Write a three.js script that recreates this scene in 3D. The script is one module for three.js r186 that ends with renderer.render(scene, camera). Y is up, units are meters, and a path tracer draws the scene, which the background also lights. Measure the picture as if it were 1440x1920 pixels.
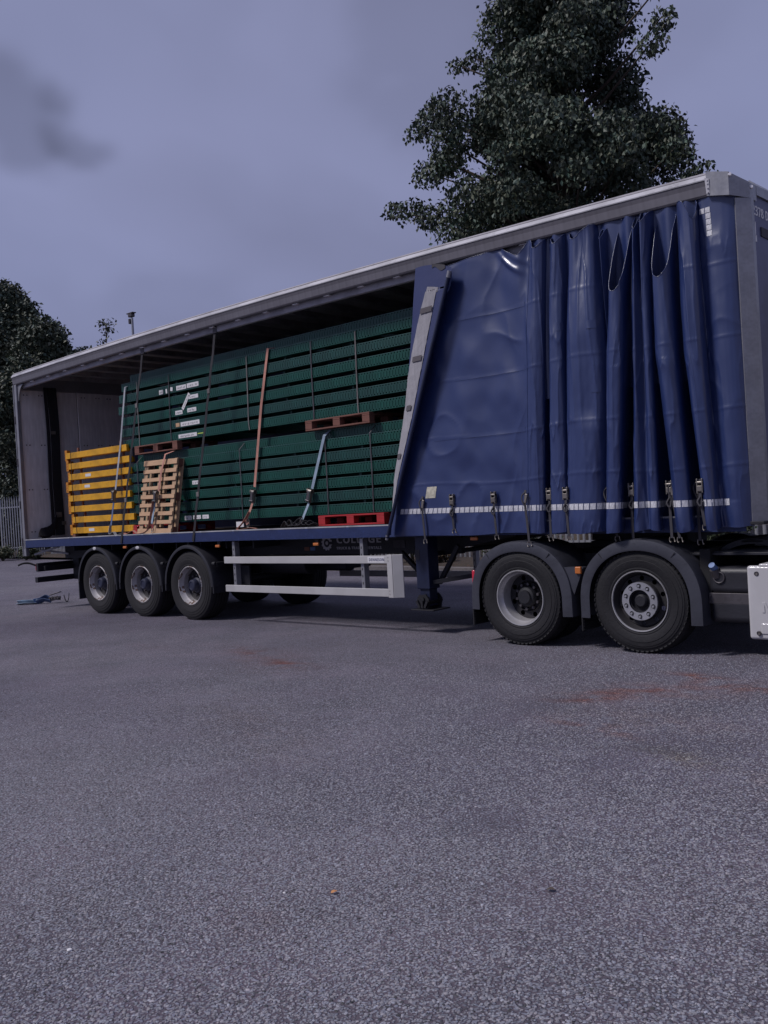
import * as THREE from 'three';
import { mergeGeometries, mergeVertices, toCreasedNormals } from 'three/addons/utils/BufferGeometryUtils.js';
import { RoundedBoxGeometry } from 'three/addons/geometries/RoundedBoxGeometry.js';
import { ConvexGeometry } from 'three/addons/geometries/ConvexGeometry.js';
import { TextGeometry } from 'three/addons/geometries/TextGeometry.js';
import { FontLoader } from 'three/addons/loaders/FontLoader.js';

// ------------------------------------------------------------------ camera, sky, sun, exposure
const V = (x, y, z) => new THREE.Vector3(x, y, z);
const scene = new THREE.Scene();
const camera = new THREE.PerspectiveCamera(57.4, 3 / 4, 0.1, 900);
{
  const yaw = 0.73923, pitch = -0.00954, roll = -0.05817;
  const fw = V(-Math.sin(yaw) * Math.cos(pitch), Math.sin(pitch), -Math.cos(yaw) * Math.cos(pitch));
  const r = fw.clone().cross(V(0, 1, 0)).normalize(), u = r.clone().cross(fw);
  const up = r.clone().multiplyScalar(-Math.sin(roll)).addScaledVector(u, Math.cos(roll));
  camera.position.set(16.907, 1.609, 8.442);
  camera.up.copy(up);
  camera.lookAt(camera.position.clone().add(fw));
}
const renderer = new THREE.WebGLRenderer({ antialias: true });
renderer.toneMapping = THREE.LinearToneMapping;
renderer.toneMappingExposure = 1.9;
renderer.shadowMap.enabled = true;

// ---- noise helpers
function mulberry(a) { return () => { a |= 0; a = a + 0x6D2B79F5 | 0; let t = Math.imul(a ^ a >>> 15, 1 | a); t = t + Math.imul(t ^ t >>> 7, 61 | t) ^ t; return ((t ^ t >>> 14) >>> 0) / 4294967296; }; }
const hash = (x, y, s) => { let h = Math.imul(x, 374761393) + Math.imul(y, 668265263) + Math.imul(s, 982451653) | 0; h = Math.imul(h ^ h >>> 13, 1274126177); return ((h ^ h >>> 16) >>> 0) / 4294967296; };
const mod = (a, n) => ((a % n) + n) % n;
function vn(x, y, per, s) {                       // value noise, periodic when per > 0
  const xi = Math.floor(x), yi = Math.floor(y); let fx = x - xi, fy = y - yi;
  fx = fx * fx * (3 - 2 * fx); fy = fy * fy * (3 - 2 * fy);
  const w = per > 0 ? (a) => mod(a, per) : (a) => a;
  const a = hash(w(xi), w(yi), s), b = hash(w(xi + 1), w(yi), s), c = hash(w(xi), w(yi + 1), s), d = hash(w(xi + 1), w(yi + 1), s);
  return a + (b - a) * fx + (c - a) * fy + (a - b - c + d) * fx * fy;
}
function fbm(x, y, per, s, oct = 4) { let v = 0, a = 0.5, t = 0; for (let i = 0; i < oct; i++) { v += a * vn(x, y, per, s + i); t += a; x *= 2; y *= 2; per *= 2; a *= 0.5; } return v / t; }
const lerp = (a, b, t) => a + (b - a) * t, clamp = (x, a = 0, b = 1) => Math.min(b, Math.max(a, x)), sstep = (a, b, x) => { x = clamp((x - a) / (b - a)); return x * x * (3 - 2 * x); };

// ---- overcast violet-grey sky
{
  const W = 768, H = 384, data = new Float32Array(W * H * 4);
  const blobs = [[-0.83, 0.366, -0.425, 0.036, 0.19], [-0.795, 0.374, -0.475, 0.022, 0.2], [-0.79, 0.22, -0.57, 0.05, 0.07], [-0.55, 0.43, -0.72, 0.07, 0.12], [-0.415, 0.413, -0.811, 0.09, 0.06]];
  for (let j = 0; j < H; j++) for (let i = 0; i < W; i++) {
    const th = (j + 0.5) / H * Math.PI - Math.PI / 2, ph = ((i + 0.5) / W - 0.5) * 2 * Math.PI;
    const y = Math.sin(th), x = Math.cos(th) * Math.cos(ph), z = Math.cos(th) * Math.sin(ph);
    const yy = Math.abs(y) + 0.35, px = x / yy, pz = z / yy;
    const n = fbm(px * 2.2 + 9, pz * 2.2 + 4, 0, 5, 6), n2 = fbm(px * 0.9 + 3, pz * 0.9 + 7, 0, 21, 3);
    let dark = 0;
    for (const [bx, by, bz, s, a] of blobs) {
      const wob = (n - 0.5) * 0.22, d2 = (x - bx) ** 2 + 3 * (y - by + wob) ** 2 + (z - bz) ** 2;
      const ge = Math.exp(-d2 / (2 * s * s)); if (ge > 0.05) dark += a * 1.15 * sstep(0.12, 0.62, ge * (0.3 + 1.3 * fbm(x * 22 + 40, y * 30 + z * 9 + 40, 0, 66, 4)));
    }
    const nw = fbm(px * 3.4 + 5 + n * 1.5, pz * 1.7 + 2, 0, 33, 5), k = 1 + (n - 0.5) * 0.3 + (nw - 0.5) * 0.42 - dark * (0.6 + nw), blue = (n2 - 0.5) * 0.5;
    const o = (j * W + i) * 4;
    data[o] = 0.12 * k * (1 - blue * 0.35); data[o + 1] = 0.131 * k * (1 - blue * 0.08); data[o + 2] = 0.216 * k * (1 + blue * 0.1); data[o + 3] = 1;
  }
  const t = new THREE.DataTexture(data, W, H, THREE.RGBAFormat, THREE.FloatType);
  t.mapping = THREE.EquirectangularReflectionMapping; t.magFilter = t.minFilter = THREE.LinearFilter; t.wrapS = THREE.RepeatWrapping; t.needsUpdate = true;
  scene.background = t; scene.environment = t;
}
const sun = new THREE.DirectionalLight(new THREE.Color().setRGB(1, 0.955, 0.965), 1.5);
sun.position.set(7 - 15, 31, 22); sun.target.position.set(7, 0, 0);
sun.castShadow = true; sun.shadow.radius = 20; sun.shadow.mapSize.set(2048, 2048);
Object.assign(sun.shadow.camera, { left: -30, right: 30, top: 30, bottom: -30, near: 1, far: 90 });
scene.add(sun, sun.target);

// ------------------------------------------------------------------ geometry helpers
function triUV(g, s = 1) {                       // texture coordinates in metres
  if (g.index) g = g.toNonIndexed();
  const p = g.attributes.position, uv = new Float32Array(p.count * 2), a = V(), b = V(), c = V(), n = V();
  for (let i = 0; i < p.count; i += 3) {
    a.fromBufferAttribute(p, i); b.fromBufferAttribute(p, i + 1); c.fromBufferAttribute(p, i + 2);
    n.copy(b).sub(a).cross(c.clone().sub(a)); const ax = Math.abs(n.x), ay = Math.abs(n.y), az = Math.abs(n.z);
    [a, b, c].forEach((q, k) => { const o = (i + k) * 2; if (az >= ax && az >= ay) { uv[o] = q.x * s; uv[o + 1] = q.y * s; } else if (ay >= ax) { uv[o] = q.x * s; uv[o + 1] = q.z * s; } else { uv[o] = q.z * s; uv[o + 1] = q.y * s; } });
  }
  g.setAttribute('uv', new THREE.BufferAttribute(uv, 2)); return g;
}
function join(gs, keepUV) {
  gs = (Array.isArray(gs) ? gs : [gs]).map((g) => {
    g = g.index ? g.toNonIndexed() : g; if (!g.attributes.normal) g.computeVertexNormals();
    for (const k of Object.keys(g.attributes)) if (!['position', 'normal', 'uv', 'color'].includes(k)) g.deleteAttribute(k);
    if (!keepUV) { g.deleteAttribute('uv'); } g.morphAttributes = {}; return g;
  });
  let g = gs.length > 1 ? mergeGeometries(gs) : gs[0];
  return keepUV ? g : triUV(g);
}
const M4 = (x, y, z, rx = 0, ry = 0, rz = 0) => new THREE.Matrix4().compose(V(x, y, z), new THREE.Quaternion().setFromEuler(new THREE.Euler(rx, ry, rz)), V(1, 1, 1));
const B = (w, h, d, x = 0, y = 0, z = 0, rx = 0, ry = 0, rz = 0) => new THREE.BoxGeometry(w, h, d).applyMatrix4(M4(x, y, z, rx, ry, rz));
const RB = (w, h, d, x, y, z, r = 0.01, s = 1, rx = 0, ry = 0, rz = 0) => new RoundedBoxGeometry(w, h, d, s, Math.min(r, w * 0.49, h * 0.49, d * 0.49)).applyMatrix4(M4(x, y, z, rx, ry, rz));
const bb = (x0, x1, y0, y1, z0, z1, r = 0) => r ? RB(x1 - x0, y1 - y0, z1 - z0, (x0 + x1) / 2, (y0 + y1) / 2, (z0 + z1) / 2, r) : B(x1 - x0, y1 - y0, z1 - z0, (x0 + x1) / 2, (y0 + y1) / 2, (z0 + z1) / 2);
function C(a, b, r0, r1 = r0, seg = 10, open = false) {
  const d = b.clone().sub(a), g = new THREE.CylinderGeometry(r1, r0, d.length(), seg, 1, open);
  g.applyQuaternion(new THREE.Quaternion().setFromUnitVectors(V(0, 1, 0), d.normalize())); g.translate((a.x + b.x) / 2, (a.y + b.y) / 2, (a.z + b.z) / 2); return g;
}
function bar(a, b, w, h, up = V(0, 1, 0)) {      // box beam between two points
  const d = b.clone().sub(a), L = d.length(); d.normalize(); const s = d.clone().cross(up).normalize(), u = s.clone().cross(d);
  return new THREE.BoxGeometry(L, h, w).applyMatrix4(new THREE.Matrix4().makeBasis(d, u, s.negate().multiplyScalar(-1))).translate((a.x + b.x) / 2, (a.y + b.y) / 2, (a.z + b.z) / 2);
}
const TUBE = (pts, r, n = 24, k = 6) => new THREE.TubeGeometry(new THREE.CatmullRomCurve3(pts), n, r, k, false);
const LATHE = (prof, seg = 48, a0 = 0, a1 = Math.PI * 2) => new THREE.LatheGeometry(prof.map((p) => new THREE.Vector2(p[0], p[1])), seg, a0, a1).rotateX(Math.PI / 2);   // axis along z
function grid(f, nu, nv, flip) {                 // smooth sheet from f(u,v) -> [x,y,z]
  const P = new Float32Array((nu + 1) * (nv + 1) * 3), U = new Float32Array((nu + 1) * (nv + 1) * 2), I = [];
  for (let j = 0; j <= nv; j++) for (let i = 0; i <= nu; i++) { const k = j * (nu + 1) + i, q = f(i / nu, j / nv); P[k * 3] = q[0]; P[k * 3 + 1] = q[1]; P[k * 3 + 2] = q[2]; U[k * 2] = q[3] ?? i / nu; U[k * 2 + 1] = q[4] ?? j / nv; }
  for (let j = 0; j < nv; j++) for (let i = 0; i < nu; i++) { const a = j * (nu + 1) + i, b = a + 1, c = a + nu + 1, d = c + 1; flip ? I.push(a, c, b, b, c, d) : I.push(a, b, c, b, d, c); }
  const g = new THREE.BufferGeometry(); g.setAttribute('position', new THREE.BufferAttribute(P, 3)); g.setAttribute('uv', new THREE.BufferAttribute(U, 2)); g.setIndex(I); g.computeVertexNormals(); return g;
}
function sweep(sections, closedEnds = true) {    // sections: arrays of V, each a closed loop of equal length
  const n = sections[0].length, P = [], I = [];
  for (let s = 0; s < sections.length - 1; s++) for (let i = 0; i < n; i++) {
    const a = sections[s][i], b = sections[s][(i + 1) % n], c = sections[s + 1][i], d = sections[s + 1][(i + 1) % n];
    for (const q of [a, c, b, b, c, d]) P.push(q.x, q.y, q.z);
  }
  if (closedEnds) for (const [sec, rev] of [[sections[0], 0], [sections[sections.length - 1], 1]]) {
    const c = sec.reduce((m, q) => m.add(q), V()).divideScalar(n);
    for (let i = 0; i < n; i++) { const a = sec[i], b = sec[(i + 1) % n]; for (const q of rev ? [c, b, a] : [c, a, b]) P.push(q.x, q.y, q.z); }
  }
  const g = new THREE.BufferGeometry(); g.setAttribute('position', new THREE.Float32BufferAttribute(P, 3)); g.computeVertexNormals(); return g;
}
const sweepX = (prof, x0, x1, n, yf) => sweep(Array.from({ length: n + 1 }, (_, i) => { const x = lerp(x0, x1, i / n); return prof.map(([y, z]) => V(x, yf(x) + y, z)); }));
function ribbon(pts, width, thick = 0.003, wdir = V(1, 0, 0)) {
  return sweep(pts.map((p, i) => {
    const t = (pts[i + 1] || p).clone().sub(pts[i - 1] || p).normalize(), w = wdir.clone().addScaledVector(t, -wdir.dot(t)).normalize(), n = w.clone().cross(t).multiplyScalar(thick / 2);
    w.multiplyScalar(width / 2); return [p.clone().sub(w).sub(n), p.clone().add(w).sub(n), p.clone().add(w).add(n), p.clone().sub(w).add(n)];
  }));
}
const smoothPts = (pts, n) => new THREE.CatmullRomCurve3(pts, false, 'centripetal').getPoints(n);
function arcSweep(prof, cx, cy, a0, a1, n) {     // profile [r, z] swept round an axis along z
  return sweep(Array.from({ length: n + 1 }, (_, i) => { const a = lerp(a0, a1, i / n); return prof.map(([r, z]) => V(cx + r * Math.cos(a), cy + r * Math.sin(a), z)); }));
}
const crease = (g, a = 0.6) => toCreasedNormals(g, a);

// ------------------------------------------------------------------ object helpers
const taken = {};
function numbered(n) { const k = taken[n] = (taken[n] ?? -1) + 1; return k ? n + '_' + String(k).padStart(3, '0') : n; }
function tag(o, label, category, group, kind) { if (label) o.userData.label = label; if (category) o.userData.category = category; if (group) o.userData.group = group; if (kind) o.userData.kind = kind; return o; }
function thing(name, label, category, pos = [0, 0, 0], group) { const o = new THREE.Group(); o.name = numbered(name); o.position.set(...pos); scene.add(o); return tag(o, label, category, group); }
function mesh(g, m, name, parent) { const o = new THREE.Mesh(g, m); o.name = name; o.castShadow = o.receiveShadow = true; parent.add(o); return o; }
const SMALL = new Set(['post_slot', 'rivet', 'print', 'bolt', 'joint_line', 'screw', 'screw_head', 'loose_ends']);
const part = (parent, name, gs, m, keepUV) => { const o = mesh(join(gs, keepUV), m, name, parent); if (SMALL.has(name)) o.userData.kind = 'stuff'; return o; };
const sub = (parent, name, pos = [0, 0, 0]) => { const o = new THREE.Group(); o.name = name; o.position.set(...pos); parent.add(o); return o; };
const one = (name, gs, m, label, category, group, keepUV) => tag(mesh(join(gs, keepUV), m, numbered(name), scene), label, category, group);
const struct = (name, g, m) => { const o = mesh(g, m, numbered(name), scene); o.userData.kind = 'structure'; return o; };
function dup(root, [x, y, z], turn, label) { const r = root.clone(); r.name = numbered(root.name.replace(/_\d{3}$/, '')); r.userData = { ...root.userData }; if (label) r.userData.label = label; scene.add(r); r.position.set(x, y, z); if (turn !== undefined) r.rotation.y = turn; return r; }

// ------------------------------------------------------------------ textures and materials
function tex(n, f, o = {}) {
  const d = new Uint8Array(n * n * 4);
  for (let j = 0; j < n; j++) for (let i = 0; i < n; i++) { let c = f(i / n, j / n, i, j); if (!Array.isArray(c)) c = [c, c, c]; const k = (j * n + i) * 4; d[k] = clamp(c[0]) * 255; d[k + 1] = clamp(c[1]) * 255; d[k + 2] = clamp(c[2]) * 255; d[k + 3] = 255; }
  const t = new THREE.DataTexture(d, n, n); t.wrapS = t.wrapT = THREE.RepeatWrapping; t.magFilter = THREE.LinearFilter; t.minFilter = THREE.LinearMipmapLinearFilter; t.generateMipmaps = true;
  if (o.srgb) t.colorSpace = THREE.SRGBColorSpace; if (o.rep) t.repeat.set(...(Array.isArray(o.rep) ? o.rep : [o.rep, o.rep])); t.needsUpdate = true; return t;
}
const grime = tex(512, (u, v) => { const a = fbm(u * 6, v * 6, 6, 3, 6), b = fbm(u * 24, v * 24, 24, 40, 3); return 0.72 + 0.28 * sstep(0.25, 0.62, a) - (b > 0.7 ? 0.12 : 0); }, { rep: 0.7 });
const grimeL = tex(512, (u, v) => { const a = fbm(u * 6, v * 6, 6, 203, 6); return 0.9 + 0.1 * sstep(0.3, 0.6, a); }, { rep: 0.6 });
const streaks = tex(512, (u, v) => { const a = fbm(u * 40, v * 4, 4, 8, 4), b = fbm(u * 6, v * 6, 6, 77, 5); return 0.72 + 0.26 * a + 0.25 * (b - 0.4); }, { rep: 0.8 });
const galvT = tex(512, (u, v) => { const a = vn(u * 48, v * 48, 48, 3), b = fbm(u * 8, v * 8, 8, 13, 5), c = fbm(u * 90, v * 10, 10, 5, 2); return 0.66 + 0.12 * a + 0.22 * (b - 0.3) + 0.06 * c; }, { rep: 1.2 });
const roughT = tex(256, (u, v) => 0.7 + 0.5 * (fbm(u * 10, v * 10, 10, 30, 4) - 0.4), { rep: 0.9 });
const bumpT = tex(256, (u, v) => fbm(u * 32, v * 32, 32, 31, 3), { rep: 2 });
const weave = tex(256, (u, v) => 0.5 + 0.25 * Math.sin(u * 128 * Math.PI) * Math.sin(v * 128 * Math.PI) + 0.4 * (fbm(u * 10, v * 10, 10, 60, 3) - 0.5), { rep: 3 });
const chipped = tex(512, (u, v) => { const a = fbm(u * 14, v * 14, 14, 91, 5), b = fbm(u * 4, v * 4, 4, 92, 4), s = fbm(u * 70, v * 8, 8, 93, 2); return a > 0.71 ? [1, 1, 1] : [0.55 + 0.45 * b + 0.1 * s, 0.55 + 0.45 * b + 0.1 * s, 0.55 + 0.42 * b + 0.1 * s]; }, { rep: 1.3 });
const woodT = tex(512, (u, v) => { const g = fbm(u * 3 + 4 * vn(u * 4, v * 4, 4, 2), v * 60, 0, 4, 4), k = fbm(u * 6, v * 6, 6, 9, 4); return [0.62 + 0.3 * g + 0.2 * (k - 0.5), 0.6 + 0.3 * g + 0.2 * (k - 0.5), 0.56 + 0.32 * g + 0.2 * (k - 0.5)]; }, { rep: 1.5 });
const woodTV = woodT.clone(); woodTV.rotation = Math.PI / 2; woodTV.needsUpdate = true;
function mat(r, g, b, rough = 0.6, metal = 0, o = {}) { const m = new THREE.MeshPhysicalMaterial({ roughness: rough, metalness: metal, side: THREE.DoubleSide, ...o }); m.color.setRGB(r * 0.82, g * 0.82, b * 0.82); return m; }
const M = {
  deckBlue: mat(0.016, 0.033, 0.13, 0.5, 0, { map: chipped, bumpMap: bumpT, bumpScale: 0.002 }),
  worn: mat(0.5, 0.5, 0.54, 0.6, 0.2, { map: chipped }),
  chassis: mat(0.008, 0.008, 0.014, 0.65, 0, { map: grime, bumpMap: bumpT, bumpScale: 0.002 }),
  chassisBlue: mat(0.008, 0.015, 0.055, 0.5, 0, { map: grime }),
  galv: mat(0.4, 0.4, 0.43, 0.5, 0.45, { map: galvT, roughnessMap: roughT }),
  alu: mat(1.12, 1.08, 1.08, 0.3, 0.22, { map: streaks, roughnessMap: roughT }),
  aluRail: mat(0.55, 0.54, 0.57, 0.4, 0.2, { map: grime }),
  valance: mat(0.2, 0.19, 0.21, 0.42, 0.3, { map: streaks }),
  roofSkin: mat(0.62, 0.61, 0.6, 0.7, 0, { map: grime, transmission: 0 }),
  bow: mat(0.42, 0.4, 0.42, 0.55, 0.4, { map: grime }),
  pvc: mat(0.015, 0.031, 0.12, 0.42, 0, { bumpMap: weave, bumpScale: 0.0004, clearcoat: 0.8, clearcoatRoughness: 0.28, ior: 1.5 }),
  pvcIn: mat(0.03, 0.042, 0.13, 0.5, 0, { bumpMap: weave, bumpScale: 0.001 }),
  web: mat(0.36, 0.35, 0.38, 0.85, 0, { map: streaks, bumpMap: weave, bumpScale: 0.002 }),
  webDark: mat(0.1, 0.09, 0.1, 0.85, 0, { bumpMap: weave, bumpScale: 0.002 }),
  strapBlack: mat(0.012, 0.011, 0.016, 0.7, 0, { bumpMap: weave, bumpScale: 0.001 }),
  strapGrey: mat(0.055, 0.052, 0.062, 0.8, 0, { map: grime }),
  strapWhite: mat(0.4, 0.42, 0.46, 0.8, 0, { map: grime }),
  strapSalmon: mat(0.55, 0.26, 0.2, 0.8, 0, { map: grime, bumpMap: weave, bumpScale: 0.001 }),
  strapBlue: mat(0.34, 0.44, 0.55, 0.8, 0, { map: grime, bumpMap: weave, bumpScale: 0.001 }),
  strapBlueDark: mat(0.1, 0.16, 0.32, 0.8, 0, { map: grime }),
  zinc: mat(0.3, 0.27, 0.24, 0.4, 0.6, { map: grime }),
  steelDark: mat(0.12, 0.11, 0.12, 0.5, 0.6, { map: grime }),
  tape: mat(0.72, 0.72, 0.76, 0.35, 0, { map: grime }),
  white: mat(0.58, 0.57, 0.58, 0.4, 0, { map: grimeL, clearcoat: 0.3 }),
  whitePaint: mat(0.5, 0.49, 0.49, 0.5, 0, { map: grimeL }),
  paper: mat(0.72, 0.71, 0.72, 0.8),
  paperPrint: mat(0.08, 0.08, 0.1, 0.8),
  rubber: mat(0.0065, 0.006, 0.009, 0.75, 0, { map: grime, bumpMap: bumpT, bumpScale: 0.0015 }),
  rubberDusty: mat(0.0115, 0.0105, 0.0135, 0.85, 0, { map: grime, bumpMap: bumpT, bumpScale: 0.001 }),
  plastic: mat(0.022, 0.022, 0.03, 0.5, 0, { map: grime, bumpMap: bumpT, bumpScale: 0.001 }),
  plasticTr: mat(0.048, 0.05, 0.066, 0.45, 0, { map: grime, bumpMap: bumpT, bumpScale: 0.0008 }),
  flapM: mat(0.01, 0.01, 0.013, 0.8, 0, { map: grime }),
  rimOld: mat(0.5, 0.48, 0.49, 0.55, 0.3, { map: tex(512, (u, v) => { const a = fbm(u * 9, v * 9, 9, 44, 5), b = fbm(u * 30, v * 30, 30, 45, 3); return a > 0.66 || b > 0.8 ? [0.3, 0.2, 0.15] : [0.8 + 0.2 * b, 0.8 + 0.2 * b, 0.8 + 0.2 * b]; }, { rep: 1.6 }) }),
  rimIn: mat(0.03, 0.028, 0.032, 0.7, 0.2, { map: grime }),
  rimTr: mat(0.5, 0.49, 0.5, 0.35, 0.35, { map: grime }),
  hubBlue: mat(0.018, 0.022, 0.055, 0.6, 0.1, { map: grime }),
  silver: mat(0.55, 0.55, 0.58, 0.35, 0.6, { map: grime }),
  green: mat(0.008, 0.09, 0.066, 0.38, 0.1, { map: chipped, bumpMap: bumpT, bumpScale: 0.001 }),
  green2: mat(0.004, 0.05, 0.042, 0.55, 0.1, { map: grime }),
  greenDull: mat(0.011, 0.075, 0.064, 0.45, 0.1, { map: chipped }),
  yellow: mat(0.8, 0.4, 0.01, 0.42, 0, { map: grime }),
  orange: mat(0.62, 0.24, 0.015, 0.5, 0, { map: grime }),
  woodPale: mat(0.72, 0.47, 0.29, 0.85, 0, { map: woodT, bumpMap: woodT, bumpScale: 0.002 }),
  woodPaleV: mat(0.6, 0.42, 0.27, 0.85, 0, { map: woodTV }),
  woodBrown: mat(0.24, 0.1, 0.075, 0.85, 0, { map: woodT }),
  woodRed: mat(0.55, 0.02, 0.03, 0.7, 0, { map: woodT }),
  floorWood: mat(0.12, 0.09, 0.07, 0.85, 0, { map: woodT }),
  amber: mat(0.55, 0.16, 0.03, 0.3, 0, { clearcoat: 0.5 }),
  red: mat(0.6, 0.02, 0.05, 0.3, 0, { clearcoat: 0.5 }),
  logo: mat(0.42, 0.41, 0.44, 0.6),
  bark: mat(0.09, 0.07, 0.055, 0.95, 0, { bumpMap: bumpT, bumpScale: 0.01 }),
  fence: mat(0.42, 0.43, 0.48, 0.5, 0.4, { map: galvT }),
  kerb: mat(0.16, 0.145, 0.15, 0.95, 0, { map: grime, bumpMap: bumpT, bumpScale: 0.006 }),
  headNavy: mat(0.075, 0.08, 0.17, 0.45, 0, { map: grime }),
  dirtyNavy: mat(0.02, 0.028, 0.08, 0.6, 0, { map: grime }),
};
const leafM = (o = {}) => new THREE.MeshPhysicalMaterial({ vertexColors: true, roughness: 0.6, side: THREE.DoubleSide, transmission: 0.0, ...o });
const M_leaf = leafM();
const font = await new FontLoader().loadAsync('fonts/droid/droid_sans_bold.typeface.json');
const text = (s, size, depth = 0.002) => new TextGeometry(s, { font, size, depth, curveSegments: 4 });

// ------------------------------------------------------------------ ground
// rust and ochre stains on the surfacing: [x, z, length, width, turn, strength, ochre]
const stains = [[8.5, 1.62, 0.45, 0.14, 0.3, 1, 0], [9.55, 2.02, 0.5, 0.13, 0.2, 1.1, 0], [9.1, 1.9, 1.1, 0.45, 0.3, 0.35, 0], [6.9, 1.9, 0.7, 0.2, 0.1, 0.2, 0], [13.5, 0.92, 0.26, 0.11, 0.2, 1.2, 0], [14.05, 1.18, 0.5, 0.13, 0.1, 1.2, 0], [13.6, 1.5, 0.9, 0.4, -0.6, 0.55, 0], [13.3, 1.7, 0.4, 0.15, -0.7, 1, 0], [13.15, 2.1, 0.34, 0.12, -0.5, 1, 0], [13.65, 2.85, 0.42, 0.13, 0.2, 0.9, 0], [13.9, 2.5, 0.8, 0.4, 0, 0.25, 0.4], [14.6, 3.28, 0.3, 0.13, 0.2, 0.55, 1], [14.3, 3.2, 0.5, 0.2, 0.1, 0.35, 1.6], [15.3, 3.6, 0.5, 0.3, 0.3, 0.25, 0], [15.6, 4.5, 0.3, 0.2, 0.3, 0.2, 0], [14.0, 6.15, 0.16, 0.1, 0.3, 0.3, 0], [10.6, 3.6, 1.6, 0.6, 0.6, 0.14, 1.2], [11.6, 4.1, 1.1, 0.4, 0.4, 0.14, 0.2]];
function stainTint(x, z) {
    let r = 1, g = 1, b = 1;
    for (const [sx, sz, L, W, a, st, oc] of stains) {
      const dx = x - sx, dz = z - sz, p = dx * Math.cos(a) + dz * Math.sin(a), q = -dx * Math.sin(a) + dz * Math.cos(a), d = (p / L) ** 2 + (q / W) ** 2; if (d > 3) continue;
      const w = 0.9 * st * Math.exp(-d * 1.3) * clamp(0.1 + 2.6 * (fbm(x * 7, z * 11, 0, 81, 4) - 0.32));
      if (oc > 1) { r *= 1 - 0.3 * w; g *= 1 - 0.28 * w; b *= 1 - 0.55 * w; } else { r *= 1 - 0.02 * w; g *= 1 - (0.56 - 0.3 * oc) * w; b *= 1 - 0.7 * w; }
    }
    return [r, g, b];
}
{
  const N = 2048, SZ = 4, cells = 275, cs = N / cells, col = new Uint8Array(N * N * 4), hgt = new Uint8Array(N * N * 4);
  const CX = new Float32Array(cells * cells), CY = new Float32Array(cells * cells), CR = new Float32Array(cells * cells), CT = new Float32Array(cells * cells), CA = new Float32Array(cells * cells);
  for (let j = 0; j < cells; j++) for (let i = 0; i < cells; i++) { const k = j * cells + i; CX[k] = (i + 0.1 + 0.8 * hash(i, j, 1)) * cs; CY[k] = (j + 0.1 + 0.8 * hash(i, j, 2)) * cs; CR[k] = cs * (0.24 + 0.34 * hash(i, j, 3)); CT[k] = hash(i, j, 4); CA[k] = hash(i, j, 5) * Math.PI; }
  const LO = new Float32Array(256 * 256); for (let j = 0; j < 256; j++) for (let i = 0; i < 256; i++) LO[j * 256 + i] = fbm(i / 32, j / 32, 8, 50, 4);
  const GAM = new Uint8Array(2049); for (let i = 0; i < 2049; i++) GAM[i] = Math.pow(i / 2048, 1 / 2.2) * 255;
  const CC = CA.map(Math.cos), CSn = CA.map(Math.sin);
  for (let y = 0; y < N; y++) for (let x = 0; x < N; x++) {
    const ci = Math.floor(x / cs), cj = Math.floor(y / cs); let best = 9, bk = 0;
    for (let dj = -1; dj <= 1; dj++) for (let di = -1; di <= 1; di++) {
      const ii = mod(ci + di, cells), jj = mod(cj + dj, cells), k = jj * cells + ii;
      let dx = x - CX[k], dy = y - CY[k]; if (dx > N / 2) dx -= N; if (dx < -N / 2) dx += N; if (dy > N / 2) dy -= N; if (dy < -N / 2) dy += N;
      const ca = CC[k], sa = CSn[k], ex = Math.abs(dx * ca + dy * sa) * 0.8, ey = Math.abs(-dx * sa + dy * ca) * 1.25;
      const d = (Math.max(ex, ey) * 0.55 + Math.sqrt(ex * ex + ey * ey) * 0.5) / CR[k]; if (d < best) { best = d; bk = k; }
    }
    const o = (y * N + x) * 4, lo = LO[(y >> 3) * 256 + (x >> 3)], fine = hash(x, y, 9), t = CT[bk], inside = sstep(1.02, 0.86, best);
    const chip = 0.3 + 0.22 * t + (t > 0.98 ? 0.1 : 0) - (t < 0.06 ? 0.16 : 0), base = 0.13 + 0.04 * fine + 0.05 * lo;
    const tint = hash(bk, 7, 7);
    const cr = chip * (0.97 + 0.1 * (tint - 0.5)), cg = chip * (0.965 + 0.03 * (tint - 0.5)), cb = chip * (1.03 - 0.06 * (tint - 0.5));
    const m = 0.93 + 0.14 * (fine - 0.5) + 0.25 * (lo - 0.5);
    const L = (a) => GAM[Math.round(clamp(a * m) * 2048)];
    col[o] = L(lerp(base * 1.1, cr * 0.95, inside)); col[o + 1] = L(lerp(base * 0.92, cg * 0.99, inside)); col[o + 2] = L(lerp(base * 1.12, cb * 1.06, inside)); col[o + 3] = 255;
    hgt[o] = hgt[o + 1] = hgt[o + 2] = 255 * clamp(0.15 * fine + inside * (0.5 + 0.35 * t)); hgt[o + 3] = 255;
  }
  const mk = (d, s) => { const t = new THREE.DataTexture(d, N, N); t.wrapS = t.wrapT = THREE.RepeatWrapping; t.magFilter = THREE.LinearFilter; t.minFilter = THREE.LinearMipmapLinearFilter; t.generateMipmaps = true; t.anisotropy = 16; if (s) t.colorSpace = THREE.SRGBColorSpace; t.needsUpdate = true; return t; };
  const gm = new THREE.MeshStandardMaterial({ map: mk(col, true), bumpMap: mk(hgt), bumpScale: 0.006, roughness: 0.88, vertexColors: true });
  const axis = (lo, a, b, hi, d) => { const o = []; for (let k = 0; k < 8; k++) o.push(lerp(lo, a, 1 - Math.pow(1 - k / 8, 3))); for (let x = a; x < b; x += d) o.push(x); for (let k = 0; k <= 8; k++) o.push(lerp(b, hi, Math.pow(k / 8, 3))); return o; };
  const xs = axis(-300, -6, 19, 300, 0.06), zs = axis(-300, -7, 9, 300, 0.06);
  const P = [], Cc = [], U = [], I = [];
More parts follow.
